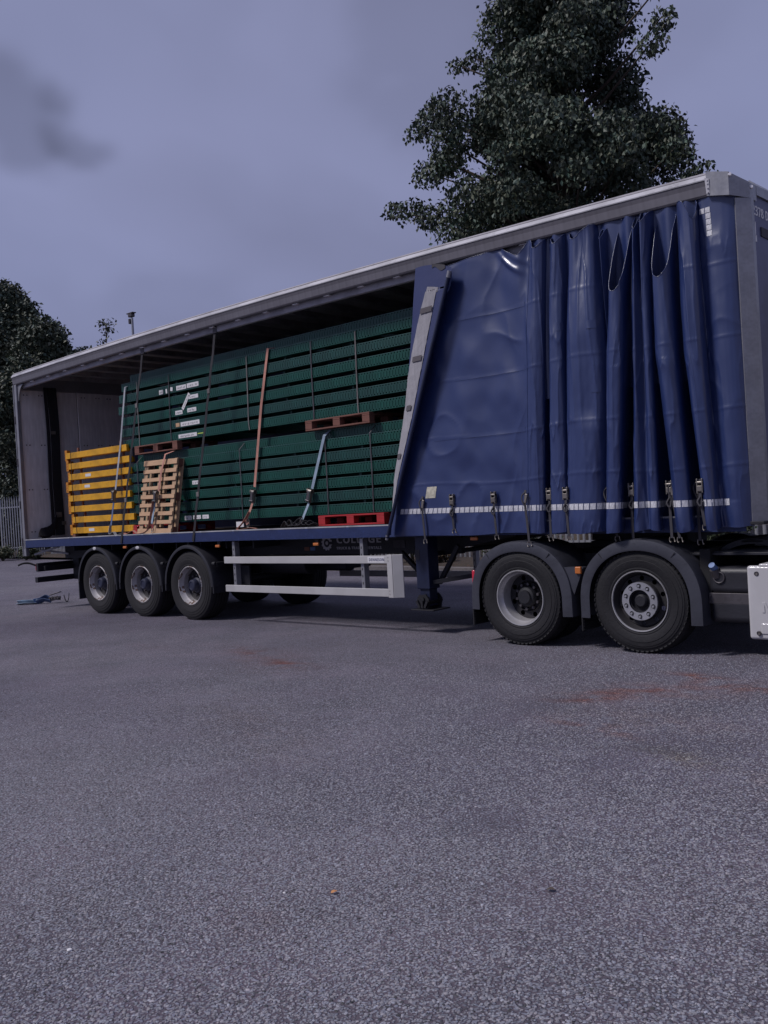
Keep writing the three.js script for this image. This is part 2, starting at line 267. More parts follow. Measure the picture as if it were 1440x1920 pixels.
  for (const z of zs) for (const x of xs) {
    P.push(x, 0, z); U.push(x / SZ, z / SZ);
    const n = fbm(x * 0.35 + 40, z * 0.35 + 9, 0, 61, 4), n2 = fbm(x * 2.1 + 4, z * 2.1 + 1, 0, 71, 3);
    let k = 0.41 + 0.31 * (n - 0.38) + 0.12 * (n2 - 0.5), r = k * (1 + 0.07 * (n2 - 0.5)), g = k * (0.955 + 0.06 * (n - 0.5)), b = k * (1.03 - 0.16 * (n - 0.5));
    const tn = stainTint(x, z); r *= tn[0]; g *= tn[1]; b *= tn[2];
    Cc.push(clamp(r), clamp(g), clamp(b));
  }
  const w = xs.length; for (let j = 0; j < zs.length - 1; j++) for (let i = 0; i < w - 1; i++) { const a = j * w + i; I.push(a, a + w, a + 1, a + 1, a + w, a + w + 1); }
  const g = new THREE.BufferGeometry(); g.setAttribute('position', new THREE.Float32BufferAttribute(P, 3)); g.setAttribute('uv', new THREE.Float32BufferAttribute(U, 2)); g.setAttribute('color', new THREE.Float32BufferAttribute(Cc, 3)); g.setIndex(I); g.computeVertexNormals();
  struct('asphalt_yard', g, gm);
}
// loose and proud aggregate in the surfacing close to the camera
{
  const r = mulberry(404), cg = new THREE.IcosahedronGeometry(1, 0), pts = [];
  const cx = camera.position.x, cz = camera.position.z;
  for (let i = 0; i < 290000 && pts.length < 165000; i++) {
    const d = Math.sqrt(lerp(2.4, 100, r())), a = 0.739 + (r() - 0.5) * 1.25, x = cx - Math.sin(a) * d, z = cz - Math.cos(a) * d;
    if (r() > 1.7 - d / 6) continue; if (vn(x * 1.7, z * 1.7, 0, 55) < 0.35 * r()) continue;
    pts.push([x, z]);
  }
  const im = new THREE.InstancedMesh(cg, new THREE.MeshStandardMaterial({ roughness: 0.8 }), pts.length), m = new THREE.Matrix4(), q = new THREE.Quaternion(), e = new THREE.Euler(), c = new THREE.Color();
  pts.forEach(([x, z], i) => {
    const s = 0.0034 + 0.0046 * r() * (0.4 + 0.6 * r()); e.set((r() - 0.5) * 0.5, r() * 6.28, (r() - 0.5) * 0.5); q.setFromEuler(e);
    m.compose(V(x, 0.0002, z), q, V(s * (1 + 0.5 * r()), 0.002 + 0.0014 * r(), s)); im.setMatrixAt(i, m);
    const t = r(), k = (0.145 + 0.13 * t) * (t > 0.98 ? 1.25 : 1) * (t < 0.07 ? 0.3 : 1), h = r(), tn = stainTint(x, z); im.setColorAt(i, c.setRGB(tn[0] * k * (0.92 + 0.12 * h), tn[1] * k * 0.965, tn[2] * k * (1.13 - 0.1 * h)));
  });
  im.name = 'surface_chippings'; tag(im, 'pale stone chippings standing proud of the near asphalt', 'chippings', null, 'stuff'); im.castShadow = im.receiveShadow = true; scene.add(im);
}
const edge = (x) => -7.85 + 0.12 * x;            // line of the kerb
{
  const g = grid((u, v) => { const x = lerp(-70, 60, u), z = edge(x) - 0.16 - 1.15 * sstep(-8, -12, x) - 60 * v * v; return [x, 0.1 + 0.16 * fbm(x * 0.6, z * 0.6, 0, 12, 3) * sstep(0, 0.05, v) + 0.25 * v, z, x, z]; }, 130, 40, true);
  const vt = tex(512, (u, v) => { const a = fbm(u * 20, v * 20, 20, 14, 4), b = hash(Math.floor(u * 170), Math.floor(v * 170), 3); return b > 0.86 ? [0.5, 0.3, 0.2] : b > 0.8 ? [0.42, 0.4, 0.36] : [0.25 + 0.2 * a, 0.23 + 0.2 * a, 0.2 + 0.16 * a]; }, { srgb: true, rep: 0.5 });
  struct('verge', g, mat(0.42, 0.38, 0.4, 0.95, 0, { map: vt, bumpMap: bumpT, bumpScale: 0.02 }));
  const k = new THREE.Group(); k.name = 'kerb'; k.userData.kind = 'structure'; scene.add(k);
  const kg = join(RB(0.905, 0.24, 0.16, 0, 0.03, 0, 0.02)), ang = -Math.atan(0.12);
  for (let i = 0; i < 24; i++) { const x = -8 + i * 0.915, s = mesh(kg, M.kerb, 'kerb_stone', k); s.position.set(x, 0.004 * (hash(i, 1, 1) - 0.5), edge(x) - 0.07); s.rotation.y = ang + 0.01 * (hash(i, 2, 2) - 0.5); }
}

// ------------------------------------------------------------------ wheels (axis along z, outer face towards +z at z = 0)
const ringOf = (n, r, z0, z1, f) => Array.from({ length: n }, (_, i) => f(r * Math.cos(i / n * 2 * Math.PI + 0.2), r * Math.sin(i / n * 2 * Math.PI + 0.2), z0, z1));
function tyreGeo(R, w, grooves, block) {
  const p = [[0.292, -0.035], [0.3, -0.012], [0.318, -0.004], [0.33, -0.006], [0.345, 0], [0.4, 0.006], [0.404, 0.002], [0.44, 0.001], [0.444, -0.003], [R - 0.055, -0.006], [R - 0.052, -0.011], [R - 0.02, -0.022], [R - 0.004, -0.042], [R, -0.055]];
  const t = [[0, 0]]; const n = grooves + 1, a = -0.055, b = -w + 0.055;
  for (let i = 1; i < n; i++) { const z = lerp(a, b, i / n); p.push([R, z + 0.007], [R - 0.014, z + 0.005], [R - 0.014, z - 0.005], [R, z - 0.007]); }
  p.push([R, b], [R - 0.02, -w + 0.022], [0.4, -w], [0.3, -w + 0.02], [0.292, -w + 0.04]);
  const gs = [crease(LATHE(p, 72), 0.5)];
  if (block) for (let i = 0; i < 60; i++) { const th = i / 60 * 2 * Math.PI; gs.push(B(0.03, 0.012, 0.05, 0, R - 0.0165, -0.032, 0.35, 0, 0).applyMatrix4(new THREE.Matrix4().makeRotationZ(th))); }
  return join(gs);
}
const nutG = new THREE.CylinderGeometry(0.016, 0.019, 0.045, 6).rotateX(Math.PI / 2);
function addNuts(w, n, r, z, m) { ringOf(n, r, z, 0, (x, y) => { const o = mesh(join(nutG.clone()), m, 'wheel_nut', w); o.position.set(x, y, z); }); }
function discHoles(R, r0, n, hr, rr, z, th = 0.012) {
  const s = new THREE.Shape().absarc(0, 0, R, 0, Math.PI * 2), c = new THREE.Path().absarc(0, 0, r0, 0, Math.PI * 2, true); s.holes.push(c);
  for (let i = 0; i < n; i++) { const a = i / n * 2 * Math.PI + 0.31; s.holes.push(new THREE.Path().absellipse(rr * Math.cos(a), rr * Math.sin(a), hr, hr, 0, Math.PI * 2, true)); }
  return new THREE.ExtrudeGeometry(s, { depth: th, bevelEnabled: false, curveSegments: 20 }).translate(0, 0, z - th);
}
const tyreTrailer = tyreGeo(0.53, 0.385, 4, false), tyreTruck = tyreGeo(0.515, 0.31, 4, true), tyreDual = tyreGeo(0.515, 0.3, 3, true);
function trailerWheel(parent, x, z, turn, spin) {
  const w = sub(parent, 'wheel', [x, 0.525, z]); w.rotation.y = turn; const s = new THREE.Matrix4().makeRotationZ(spin);
  mesh(tyreTrailer, M.rubberDusty, 'tyre', w);
  part(w, 'rim', [crease(LATHE([[0.293, -0.04], [0.299, -0.012], [0.293, -0.004], [0.284, -0.006], [0.28, -0.02], [0.268, -0.04], [0.262, -0.055], [0.247, -0.075], [0.243, -0.15]], 56), 0.5)].map((g) => g.applyMatrix4(s)), M.rimOld);
  part(w, 'rim_disc', [crease(LATHE([[0.243, -0.15], [0.232, -0.165], [0.18, -0.178], [0.165, -0.17], [0.125, -0.17], [0.12, -0.16]], 48), 0.5)], M.rimIn);
  part(w, 'hub', [crease(LATHE([[0.125, -0.19], [0.12, -0.13], [0.095, -0.11], [0.088, -0.05], [0.078, -0.035], [0.06, -0.03], [0.055, -0.038], [0, -0.038]], 20), 0.5)], M.hubBlue);
  addNuts(w, 10, 0.15, -0.145, M.steelDark); return w;
}

// ------------------------------------------------------------------ the trailer
const tt = (x) => x / 13.8, yR = (x) => 4.45 + 0.34 * tt(x) * (1 - tt(x)), yD = (x) => 1.31 + 0.14 * tt(x) * (1 - tt(x));
const trailer = thing('curtainsider_trailer', 'long curtain-sided lorry trailer with blue curtain half drawn back', 'trailer');
{
  const T = trailer;
  // deck
  part(T, 'deck_floor', sweepX([[-0.012, -0.05], [-0.05, -0.05], [-0.05, -2.45], [-0.012, -2.45]], 0.02, 13.6, 24, yD), M.floorWood);
  for (const z of [0, -2.5]) {
    const s = z ? -1 : 1, rail = part(T, 'side_rail', sweepX([[-0.004, z], [-0.15, z], [-0.15, z - 0.02 * s], [-0.03, z - 0.025 * s], [-0.03, z - 0.05 * s], [-0.004, z - 0.05 * s]], 0.05, 13.62, 30, yD), M.deckBlue);
    part(rail, 'rail_edge', sweepX([[0.004, z + 0.003 * s], [-0.012, z + 0.003 * s], [-0.012, z + 0.001 * s], [-0.0035, z + 0.001 * s], [-0.0035, z - 0.048 * s], [0.004, z - 0.048 * s]], 0.04, 13.63, 30, yD), M.worn);
  }
  part(T, 'rear_rail', [bb(-0.02, 0.04, 1.14, 1.3, -2.5, 0)], M.deckBlue);
  // chassis
  for (const z of [-0.6, -1.9]) part(T, 'chassis_beam', [sweepX([[-0.08, z], [-0.40, z], [-0.40, z - 0.08], [-0.08, z - 0.08]], 0.4, 9.9, 12, yD), bb(9.9, 13.4, 1.2, 1.28, z - 0.08, z), bar(V(9.6, 1.03, z - 0.04), V(10.7, 1.2, z - 0.04), 0.078, 0.12)], M.chassis);
  for (let i = 0; i < 22; i++) { const x = 0.35 + i * 0.62; part(T, 'cross_member', [bb(x - 0.03, x + 0.03, yD(x) - (x > 10 ? 0.115 : 0.16), yD(x) - 0.052, -2.47, -0.03), ...(x > 1 && x < 6.6 ? [bb(x - 0.01, x + 0.01, 1.08, yD(x) - 0.16, -0.6, -0.12)] : [])], M.chassis); }
  part(T, 'suspension', [2.483, 3.79, 5.1].flatMap((x) => [C(V(x, 0.525, -0.2), V(x, 0.525, -2.3), 0.07, 0.07, 12), bb(x - 0.5, x + 0.1, 0.58, 0.72, -0.75, -0.62), bb(x - 0.5, x + 0.1, 0.58, 0.72, -1.88, -1.75), bb(x - 0.62, x - 0.46, 0.55, 1.0, -0.76, -0.6), C(V(x + 0.25, 0.6, -0.7), V(x + 0.25, 0.98, -0.7), 0.13, 0.13, 14), C(V(x + 0.25, 0.6, -1.8), V(x + 0.25, 0.98, -1.8), 0.13, 0.13, 14)]), M.chassis);
  part(T, 'air_tank', [C(V(5.9, 0.78, -0.9), V(6.9, 0.78, -0.9), 0.14, 0.14, 16), C(V(5.9, 0.78, -1.4), V(7.2, 0.78, -1.4), 0.14, 0.14, 16)], M.chassis);
  part(T, 'equipment_box', [bb(6.55, 7.3, 0.68, 0.93, -1.75, -1.2, 0.02)], M.chassis);
  part(T, 'king_pin_plate', [bb(11.6, 12.7, 1.06, 1.19, -1.75, -0.8)], M.chassis);
  // rear underrun guard and lights
  part(T, 'underrun_bar', [bb(0.22, 0.32, 0.5, 0.6, -2.42, -0.06, 0.006)], M.chassis);
  part(T, 'underrun_post', [bb(0.34, 0.56, 0.5, 1.2, -0.92, -0.78)], M.chassis); part(T, 'underrun_post', [bb(0.34, 0.56, 0.5, 1.2, -1.72, -1.58)], M.chassis);
  const lb = part(T, 'light_bar', [bb(0.2, 0.28, 0.7, 0.86, -0.82, -0.1, 0.006), bb(0.2, 0.28, 0.7, 0.86, -2.4, -1.68, 0.006), bb(0.27, 0.36, 0.72, 0.8, -2.3, -0.2)], M.chassis);
  part(lb, 'red_lens', [bb(0.16, 0.2, 0.715, 0.845, -0.4, -0.11, 0.01)], M.red);
  part(lb, 'marker_stalk', [TUBE([V(0.2, 0.82, -0.1), V(0.12, 0.87, 0.0), V(0.08, 0.87, 0.1), V(0.03, 0.84, 0.16)], 0.018, 14, 6)], M.flapM);
  part(T, 'deck_stay', [bar(V(0.1, 1.02, -0.15), V(0.62, 1.15, -0.35), 0.05, 0.03), bar(V(0.05, 1.1, -0.3), V(0.55, 1.0, -0.6), 0.05, 0.03)], M.galv);
  for (const x of [2.483, 3.79, 5.1]) { trailerWheel(T, x, -0.03, 0, x * 7); trailerWheel(T, x, -2.47, Math.PI, x * 5); }
  // mudguards
  [2.483, 3.79, 5.1].forEach((x, i) => {
    const pr = [[0.605, -0.46], [0.62, -0.44], [0.62, -0.03], [0.61, -0.008], [0.585, 0], [0.565, -0.004], [0.57, -0.012], [0.6, -0.03]], y = 0.53;
    const a0 = -0.02, a1 = Math.PI - 0.02, gs = [crease(arcSweep(pr, x, y, a0, a1, 40), 0.7)];
    gs.push(bb(x + 0.59, x + 0.618, 0.42, 0.54, -0.45, -0.012, 0.004));
    if (i) gs.push(bb(x - 0.618, x - 0.59, 0.44, 0.56, -0.45, -0.012, 0.004)); else gs.push(bb(x - 0.618, x - 0.595, 0.24, 0.56, -0.45, -0.012, 0.004));
    if (i === 2) gs.push(bb(x + 0.62, x + 0.95, 0.42, 0.8, -0.46, -0.43));
    const m = part(T, 'mudguard', gs, M.plastic);
    part(m, 'bracket', [C(V(x + 0.6, 0.86, -0.04), V(x + 0.66, 0.86, -0.04), 0.03, 0.03, 8), bb(x + 0.58, x + 0.68, 0.83, 0.88, -0.3, -0.05)], M.chassis); part(m, 'hanger', [bb(x - 0.1, x - 0.05, 1.14, 1.2, -0.4, -0.1)], M.chassis);
    if (i < 2) part(m, 'maker_badge', [new THREE.SphereGeometry(1, 14, 8).applyMatrix4(new THREE.Matrix4().makeScale(0.055, 0.028, 0.008)).translate(x, 1.12, -0.001)], M.white);
  });
  for (const [x, y] of [[3.4, 1.13], [5.86, 1.12], [7.95, 1.12], [10.54, 1.15]]) { const l = part(T, 'side_marker_lamp', [RB(0.1, 0.04, 0.03, x, y, -0.022, 0.012, 2)], M.amber); part(l, 'lamp_bracket', [bb(x - 0.03, x + 0.03, y - 0.01, y + 0.08, -0.06, -0.037)], M.chassis); }
  // side guards
  for (const z of [-0.02, -2.36]) {
    const far = z < -1, s = sub(T, 'side_guard');
    const zz = z, rm = M.whitePaint;
    if (!far) part(s, 'guard_rail', [RB(3.2, 0.098, 0.03, 7.59, 0.915, zz - 0.015, 0.006)], rm);
    part(s, 'guard_rail', [RB(3.2, 0.098, 0.03, 7.59, 0.505, zz - 0.015, 0.006)], rm);
    part(s, 'guard_end', [RB(0.085, 0.53, 0.034, 9.232, 0.71, zz - 0.014, 0.006), RB(0.13, 0.53, 0.03, 9.33, 0.71, zz - 0.045, 0.006, 1, 0, 0.55, 0)], rm);
    for (const x of [6.18, 8.74]) { part(s, 'guard_post', [bb(x - 0.025, x + 0.025, 0.5, 1.18, zz - 0.045, zz - 0.034), bb(x + 0.02, x + 0.03, 0.5, 1.18, zz - 0.12, zz - 0.034)], M.galv); part(s, 'post_slot', Array.from({ length: 6 }, (_, k) => bb(x - 0.008, x + 0.004, 0.6 + k * 0.09, 0.63 + k * 0.09, zz - 0.036, zz - 0.032)), M.flapM); }
    if (!far) {
      const pl = part(s, 'maker_plate', [bb(8.87, 9.15, 0.878, 0.952, zz - 0.001, zz + 0.002)], M.paper);
      const tg = text('DENNISON', 0.036, 0.001); tg.translate(8.89, 0.897, zz + 0.0022); part(s, 'plate_lettering', [tg], M.headNavy);
      part(s, 'rivet', [0.94, 0.9, 0.53, 0.49].flatMap((y) => [C(V(9.215, y, zz), V(9.215, y, zz + 0.006), 0.008, 0.006, 8)]), M.zinc);
    }
  }
  // landing legs
  for (const z of [-0.3, -2.2]) {
    const L = sub(T, 'landing_leg', [9.6, 0, z]);
    part(L, 'leg_tube', [RB(0.2, 0.72, 0.2, 0, 0.9, 0, 0.012)], M.chassisBlue);
    part(L, 'inner_leg', [RB(0.15, 0.3, 0.15, 0, 0.48, 0, 0.01)], M.chassisBlue);
    part(L, 'foot', [new ConvexGeometry([[-0.1, 0.41], [-0.06, 0.47], [0.04, 0.48], [0.09, 0.42], [0.07, 0.302], [-0.08, 0.302]].flatMap(([a, b]) => [V(a, b, 0.12), V(a, b, 0.1)])), new ConvexGeometry([[-0.08, 0.41], [-0.04, 0.47], [0.06, 0.48], [0.11, 0.42], [0.09, 0.302], [-0.06, 0.302]].flatMap(([a, b]) => [V(a, b, -0.12), V(a, b, -0.1)])), C(V(0, 0.42, 0.14), V(0, 0.42, -0.14), 0.03, 0.03, 10), ...[-1, 0, 1].map((k) => B(0.03, 0.09, 0.3, k * 0.06, 0.36, 0, 0, 0, -k * 0.5)), bb(-0.17, 0.19, 0.285, 0.3, -0.16, 0.16, 0.004)], M.chassis);
    part(L, 'brace', [bar(V(-0.5, 0.98, -0.1), V(-0.08, 0.62, -0.1), 0.05, 0.05), bar(V(0.42, 1.05, -0.1), V(0.1, 0.6, -0.1), 0.05, 0.05), bar(V(0.1, 0.62, 0.02), V(0.8, 0.72, -0.3), 0.05, 0.05)], M.chassis);
    part(L, 'data_plate', [bb(-0.1, -0.03, 0.9, 1.02, 0.1, 0.103)], M.strapGrey);
  }
  part(T, 'leg_tie_bar', [C(V(9.6, 0.95, -0.4), V(9.6, 0.95, -2.1), 0.03, 0.03, 10)], M.chassis);
  // painted sign on the chassis beam
  {
    const zf = -0.597, s = sub(T, 'rental_sign'), gear = new THREE.Shape(), n = 12, R0 = 0.088, R1 = 0.105;
    for (let i = 0; i < n; i++) for (const [da, r] of [[0, R0], [0.18, R1], [0.36, R1], [0.44, R0]]) { const a = (i + da / 0.5236 * 1) / n * 2 * Math.PI + 0.6; i === 0 && da === 0 ? gear.moveTo(r * Math.cos(a), r * Math.sin(a)) : gear.lineTo(r * Math.cos(a), r * Math.sin(a)); }
    gear.holes.push(new THREE.Path().absarc(0, 0, 0.058, 0, Math.PI * 2, true));
    part(s, 'gear_emblem', [new THREE.ExtrudeGeometry(gear, { depth: 0.002, bevelEnabled: false }).translate(7.56, 1.1, zf), new THREE.CylinderGeometry(0.026, 0.026, 0.002, 16).rotateX(Math.PI / 2).translate(7.56, 1.1, zf + 0.001)], M.logo);
    part(s, 'emblem_gap', [bb(7.61, 7.67, 1.08, 1.12, zf + 0.0025, zf + 0.004)], M.chassis);
    const a = text('COLLEGE', 0.1), b = text('TRUCK & TRAILER RENTALS', 0.036);
    for (const [g, w, y] of [[a, 0.84, 1.095], [b, 0.84, 1.01]]) { g.computeBoundingBox(); g.scale(w / g.boundingBox.max.x, 1, 1); g.translate(7.745, y, zf); }
    part(s, 'sign_lettering', [a, b], M.logo);
    part(T, 'notice_plate', [bb(8.8, 9.0, 1.02, 1.12, -0.599, -0.594)], M.strapGrey); part(T, 'notice_plate', [bb(7.1, 7.2, 1.0, 1.05, -0.599, -0.594)], M.woodBrown); part(T, 'notice_plate', [bb(7.22, 7.32, 1.0, 1.05, -0.599, -0.594)], M.strapBlueDark);
  }
  // rear frame and doors (seen from inside)
  const rp = part(T, 'rear_post', [bb(-0.04, 0.05, 1.0, 4.23, -0.07, 0.0, 0.008), bb(-0.06, -0.04, 1.0, 4.23, -0.11, 0.01)], M.galv);
  part(rp, 'corner_gusset', [new THREE.ExtrudeGeometry(new THREE.Shape().moveTo(0, 0).lineTo(0.22, 0).quadraticCurveTo(0.05, -0.05, 0.03, -0.3).lineTo(0, -0.3), { depth: 0.02, bevelEnabled: false }).translate(0.052, 4.22, -0.05)], M.galv);
  for (const y of [1.2, 1.9, 2.7, 3.5]) part(rp, 'hinge', [C(V(-0.05, y, 0.0), V(-0.05, y + 0.14, 0.0), 0.02, 0.02, 8)], M.steelDark);
  part(T, 'rear_post', [bb(-0.04, 0.05, 1.0, 4.23, -2.5, -2.43, 0.008)], M.galv);
  part(T, 'rear_header', [bb(-0.04, 0.05, 4.14, 4.4, -2.42, -0.08)], M.galv);
  for (const [z0, z1, dx] of [[-0.62, -0.08, 0], [-1.262, -0.625, -0.012], [-1.85, -1.275, 0], [-2.425, -1.855, -0.006]]) {
    const p = part(T, 'rear_door_panel', [RB(0.03, 2.84, z1 - z0, -0.01 + dx, 2.72, (z0 + z1) / 2, 0.006)], M.alu);
    part(p, 'rivet', [1.45, 2.25, 3.1, 4.05].flatMap((y) => [0.16, 0.28, 0.72, 0.84].map((k) => C(V(0, y, lerp(z0, z1, k)), V(0.012 + dx, y, lerp(z0, z1, k)), 0.016, 0.01, 8))), M.steelDark);
  }
  part(T, 'rear_door_skin', [bb(-0.06, -0.035, 1.3, 4.14, -2.42, -0.12)], M.steelDark);
  const sb = sub(T, 'stowed_strap_bundle');
  const rnd = mulberry(5);
  for (const z of [-0.56, -0.64, -0.7, -0.76]) part(sb, 'webbing', [ribbon(smoothPts([V(0.06 + 0.03 * rnd(), 4.2, z), V(0.1, 3.4, z - 0.01), V(0.09 + 0.04 * rnd(), 2.4, z + 0.015), V(0.1, 1.7, z), V(0.12, 1.36, z + 0.02)], 24), 0.06, 0.02, V(0, 0, 1))], M.strapBlack);
  part(sb, 'loose_ends', Array.from({ length: 7 }, (_, i) => ribbon(smoothPts([V(0.13, 1.75 - 0.05 * i, -0.62 + 0.02 * i), V(0.16, 1.5, -0.55 + 0.04 * i), V(0.2 + 0.03 * i, 1.36, -0.42 + 0.05 * i), V(0.22 + 0.05 * i, 1.33 + 0.008 * i, -0.25 + 0.03 * i)], 16), 0.05, 0.012, V(0.3, 0, 1))), M.strapBlack);
  for (const q of [[0.12, 0.14, 3.3, 3.36, -0.7, -0.6], [0.12, 0.15, 1.7, 1.8, -0.72, -0.62], [0.12, 0.15, 1.55, 1.62, -0.8, -0.72]]) part(sb, 'buckle', [bb(...q)], M.zinc);
  // roof
  part(T, 'roof_skin', sweepX([[-0.03, -0.1], [-0.045, -0.1], [-0.02, -1.25], [-0.045, -2.4], [-0.03, -2.4], [-0.005, -1.25]], -0.02, 13.5, 40, yR), M.roofSkin);
  for (const f of [0, 1]) {
    const k = (pts) => f ? pts.map(([y, z]) => [y, -2.5 - z]).reverse() : pts;
    part(T, 'roof_rail', sweepX(k([[0, -0.12], [0, -0.035], [-0.012, -0.012], [-0.022, -0.012], [-0.03, 0.004], [-0.072, 0.034], [-0.082, 0.032], [-0.085, -0.12]]), -0.06, 13.44, 40, yR), M.aluRail);
    part(T, 'roof_lip', sweepX(k([[0.004, -0.13], [0.004, -0.03], [-0.014, -0.008], [-0.02, -0.008], [-0.016, -0.03], [-0.001, -0.034], [-0.001, -0.13]]), -0.06, 13.44, 40, yR), M.bow);
    part(T, 'rail_valance', sweepX(k([[-0.086, 0.026], [-0.13, 0.014], [-0.205, 0.006], [-0.222, -0.004], [-0.225, -0.05], [-0.1, -0.06]]), -0.05, 13.44, 40, yR), M.valance);
    part(T, 'curtain_track', sweepX(k([[-0.09, -0.075], [-0.3, -0.075], [-0.31, -0.1], [-0.3, -0.135], [-0.09, -0.135]]), 0.05, 13.4, 40, yR), M.bow);
  }
  for (let i = 0; i < 22; i++) { const x = 0.35 + i * 0.6; part(T, 'roof_bow', [bb(x - 0.025, x + 0.025, yR(x) - 0.14, yR(x) - 0.055, -2.36, -0.14), ...(i % 2 ? [bar(V(x, yR(x) - 0.1, -0.14), V(x + 0.6, yR(x) - 0.1, -0.6), 0.03, 0.03)] : [])], M.bow); part(T, 'track_hanger', [bb(x + 0.2, x + 0.3, yR(x) - 0.235, yR(x) - 0.226, -0.075, -0.03)], M.alu); }
  part(T, 'closed_curtain', [grid((u, v) => { const x = lerp(0.05, 13.6, u); return [x, lerp(4.25, 1.2, v), -2.49 + 0.015 * Math.sin(x * 9) * fbm(x, v * 4, 0, 3, 2), x, v * 3]; }, 120, 8)], M.pvcIn, true);
  // hanging load straps inside
  for (const [x0, y0, x1, y1] of [[4.16, 4.3, 3.34, 1.2], [6.03, 4.32, 5.31, 1.2]]) {
    const s = sub(T, 'hanging_load_strap'), at = (y) => V(lerp(x0, x1, (y0 - y) / (y0 - y1)), y, 0); const zt = (y) => y > 1.36 ? lerp(-0.09, 0.006, (4.3 - y) / 2.94) : 0.008;
    const pts = Array.from({ length: 40 }, (_, i) => { const y = lerp(y0, y1, i / 39), q = at(y); q.z = zt(y) + 0.004 * Math.sin(i); return q; });
    part(s, 'webbing', [ribbon(pts, 0.05, 0.004)], M.strapBlack);
    for (const y of [3.4, 1.9]) { const q = at(y); part(s, 'buckle', [bb(q.x - 0.032, q.x + 0.032, y - 0.035, y + 0.035, zt(y) - 0.008, zt(y) + 0.012, 0.005)], M.zinc); }
    part(s, 'roller', [bb(x0 - 0.05, x0 + 0.04, y0 - 0.1, y0 + 0.02, -0.13, -0.07)], M.steelDark);
  }
}

// ---- the drawn-back curtain: columns of [x top, x middle, x bottom, z top, z middle, z bottom, drop of the top edge]
const CUR = [
  [10.28, 9.86, 9.42, 0.03, 0.04, 0.05, 0.16], [10.5, 10.15, 9.8, 0.025, 0.03, 0.04, 0.1], [10.85, 10.6, 10.35, 0.01, 0.035, 0.045, 0.05], [11.08, 10.95, 10.8, -0.02, 0.03, 0.045, 0],
  [11.24, 11.15, 11.05, 0.02, 0.045, 0.055, 0.14], [11.38, 11.32, 11.22, 0.05, 0.06, 0.065, 0.24], [11.50, 11.44, 11.36, 0.0, 0.085, 0.085, 0], [11.58, 11.55, 11.47, 0.07, 0.105, 0.1, 0.2], [11.66, 11.62, 11.55, 0.045, 0.06, 0.06, 0.1], [11.70, 11.6, 11.51, -0.03, -0.03, -0.04, 0], [11.73, 11.66, 11.6, -0.05, -0.1, -0.12, 0], [11.75, 11.73, 11.69, -0.05, -0.04, -0.04, 0],
  [11.79, 11.71, 11.65, 0.06, 0.09, 0.1, 0.12], [11.85, 11.80, 11.76, 0.09, 0.13, 0.13, 0.22], [11.91, 11.88, 11.84, 0.04, 0.1, 0.1, 0.08], [11.95, 11.905, 11.852, -0.03, -0.05, -0.03, 0], [12.01, 11.93, 11.87, 0.06, 0.11, 0.12, 0.12],
  [12.08, 12.03, 11.97, 0.11, 0.17, 0.16, 0.24], [12.17, 12.17, 12.1, 0.08, 0.19, 0.18, 0.1], [12.25, 12.3, 12.22, 0.06, 0.17, 0.16, 0.03], [12.31, 12.365, 12.29, -0.02, 0.08, 0.08, 0], [12.33, 12.37, 12.305, -0.04, -0.03, -0.02, 0],
  [12.37, 12.385, 12.31, 0.1, 0.07, 0.06, 0.34], [12.42, 12.395, 12.315, -0.03, -0.02, 0.0, 0.0], [12.50, 12.4, 12.32, -0.03, 0.08, 0.1, 0], [12.545, 12.425, 12.335, 0.16, 0.17, 0.16, 0.62], [12.60, 12.51, 12.41, 0.21, 0.22, 0.2, 0.75], [12.655, 12.595, 12.49, 0.16, 0.18, 0.16, 0.6], [12.68, 12.575, 12.44, -0.02, -0.03, -0.03, 0], [12.685, 12.625, 12.535, -0.02, -0.07, -0.1, 0], [12.69, 12.675, 12.64, -0.02, -0.03, -0.03, 0],
  [12.72, 12.665, 12.6, 0.08, 0.1, 0.11, 0.22], [12.745, 12.7, 12.655, 0.1, 0.13, 0.14, 0.3], [12.77, 12.755, 12.73, 0.01, 0.07, 0.09, 0], [12.82, 12.81, 12.79, 0.13, 0.15, 0.15, 0.24], [12.875, 12.87, 12.86, 0.07, 0.12, 0.12, 0.08], [12.90, 12.85, 12.82, -0.03, -0.03, -0.03, 0], [12.905, 12.892, 12.93, -0.03, -0.07, -0.1, 0], [12.91, 12.935, 13.04, -0.03, -0.03, -0.03, 0],
  [12.935, 12.915, 13.0, 0.14, 0.13, 0.11, 0.54], [13.005, 13.02, 13.09, 0.21, 0.22, 0.19, 0.7], [13.08, 13.12, 13.18, 0.15, 0.16, 0.14, 0.55], [13.11, 13.12, 13.14, -0.03, -0.03, -0.03, 0], [13.115, 13.16, 13.23, -0.03, -0.07, -0.1, 0], [13.12, 13.2, 13.325, -0.03, -0.03, -0.03, 0],
  [13.16, 13.185, 13.29, 0.06, 0.12, 0.12, 0.04], [13.235, 13.265, 13.345, 0.12, 0.17, 0.17, 0.06], [13.325, 13.35, 13.405, 0.12, 0.14, 0.13, 0.38], [13.33, 13.365, 13.405, 0.03, 0.06, 0.04, 0.1], [13.31, 13.35, 13.4, -0.02, 0.01, 0.01, 0], [13.36, 13.38, 13.44, -0.015, 0.01, 0.012, 0], [13.47, 13.5, 13.55, -0.005, 0.03, 0.04, 0], [13.6, 13.6, 13.62, -0.02, 0.005, 0.015, 0], [13.67, 13.67, 13.68, -0.06, -0.06, -0.05, 0],
];
for (const c of CUR) if (c[6] < 0.5) c[6] *= 0.55;
const NC = CUR.length - 1, ridge = (n, p) => Math.pow(1 - Math.abs(2 * n - 1), p);
const cr = (a, b, c, d, t) => 0.5 * (2 * b + (c - a) * t + (2 * a - 5 * b + 4 * c - d) * t * t + (3 * b - a - 3 * c + d) * t * t * t);
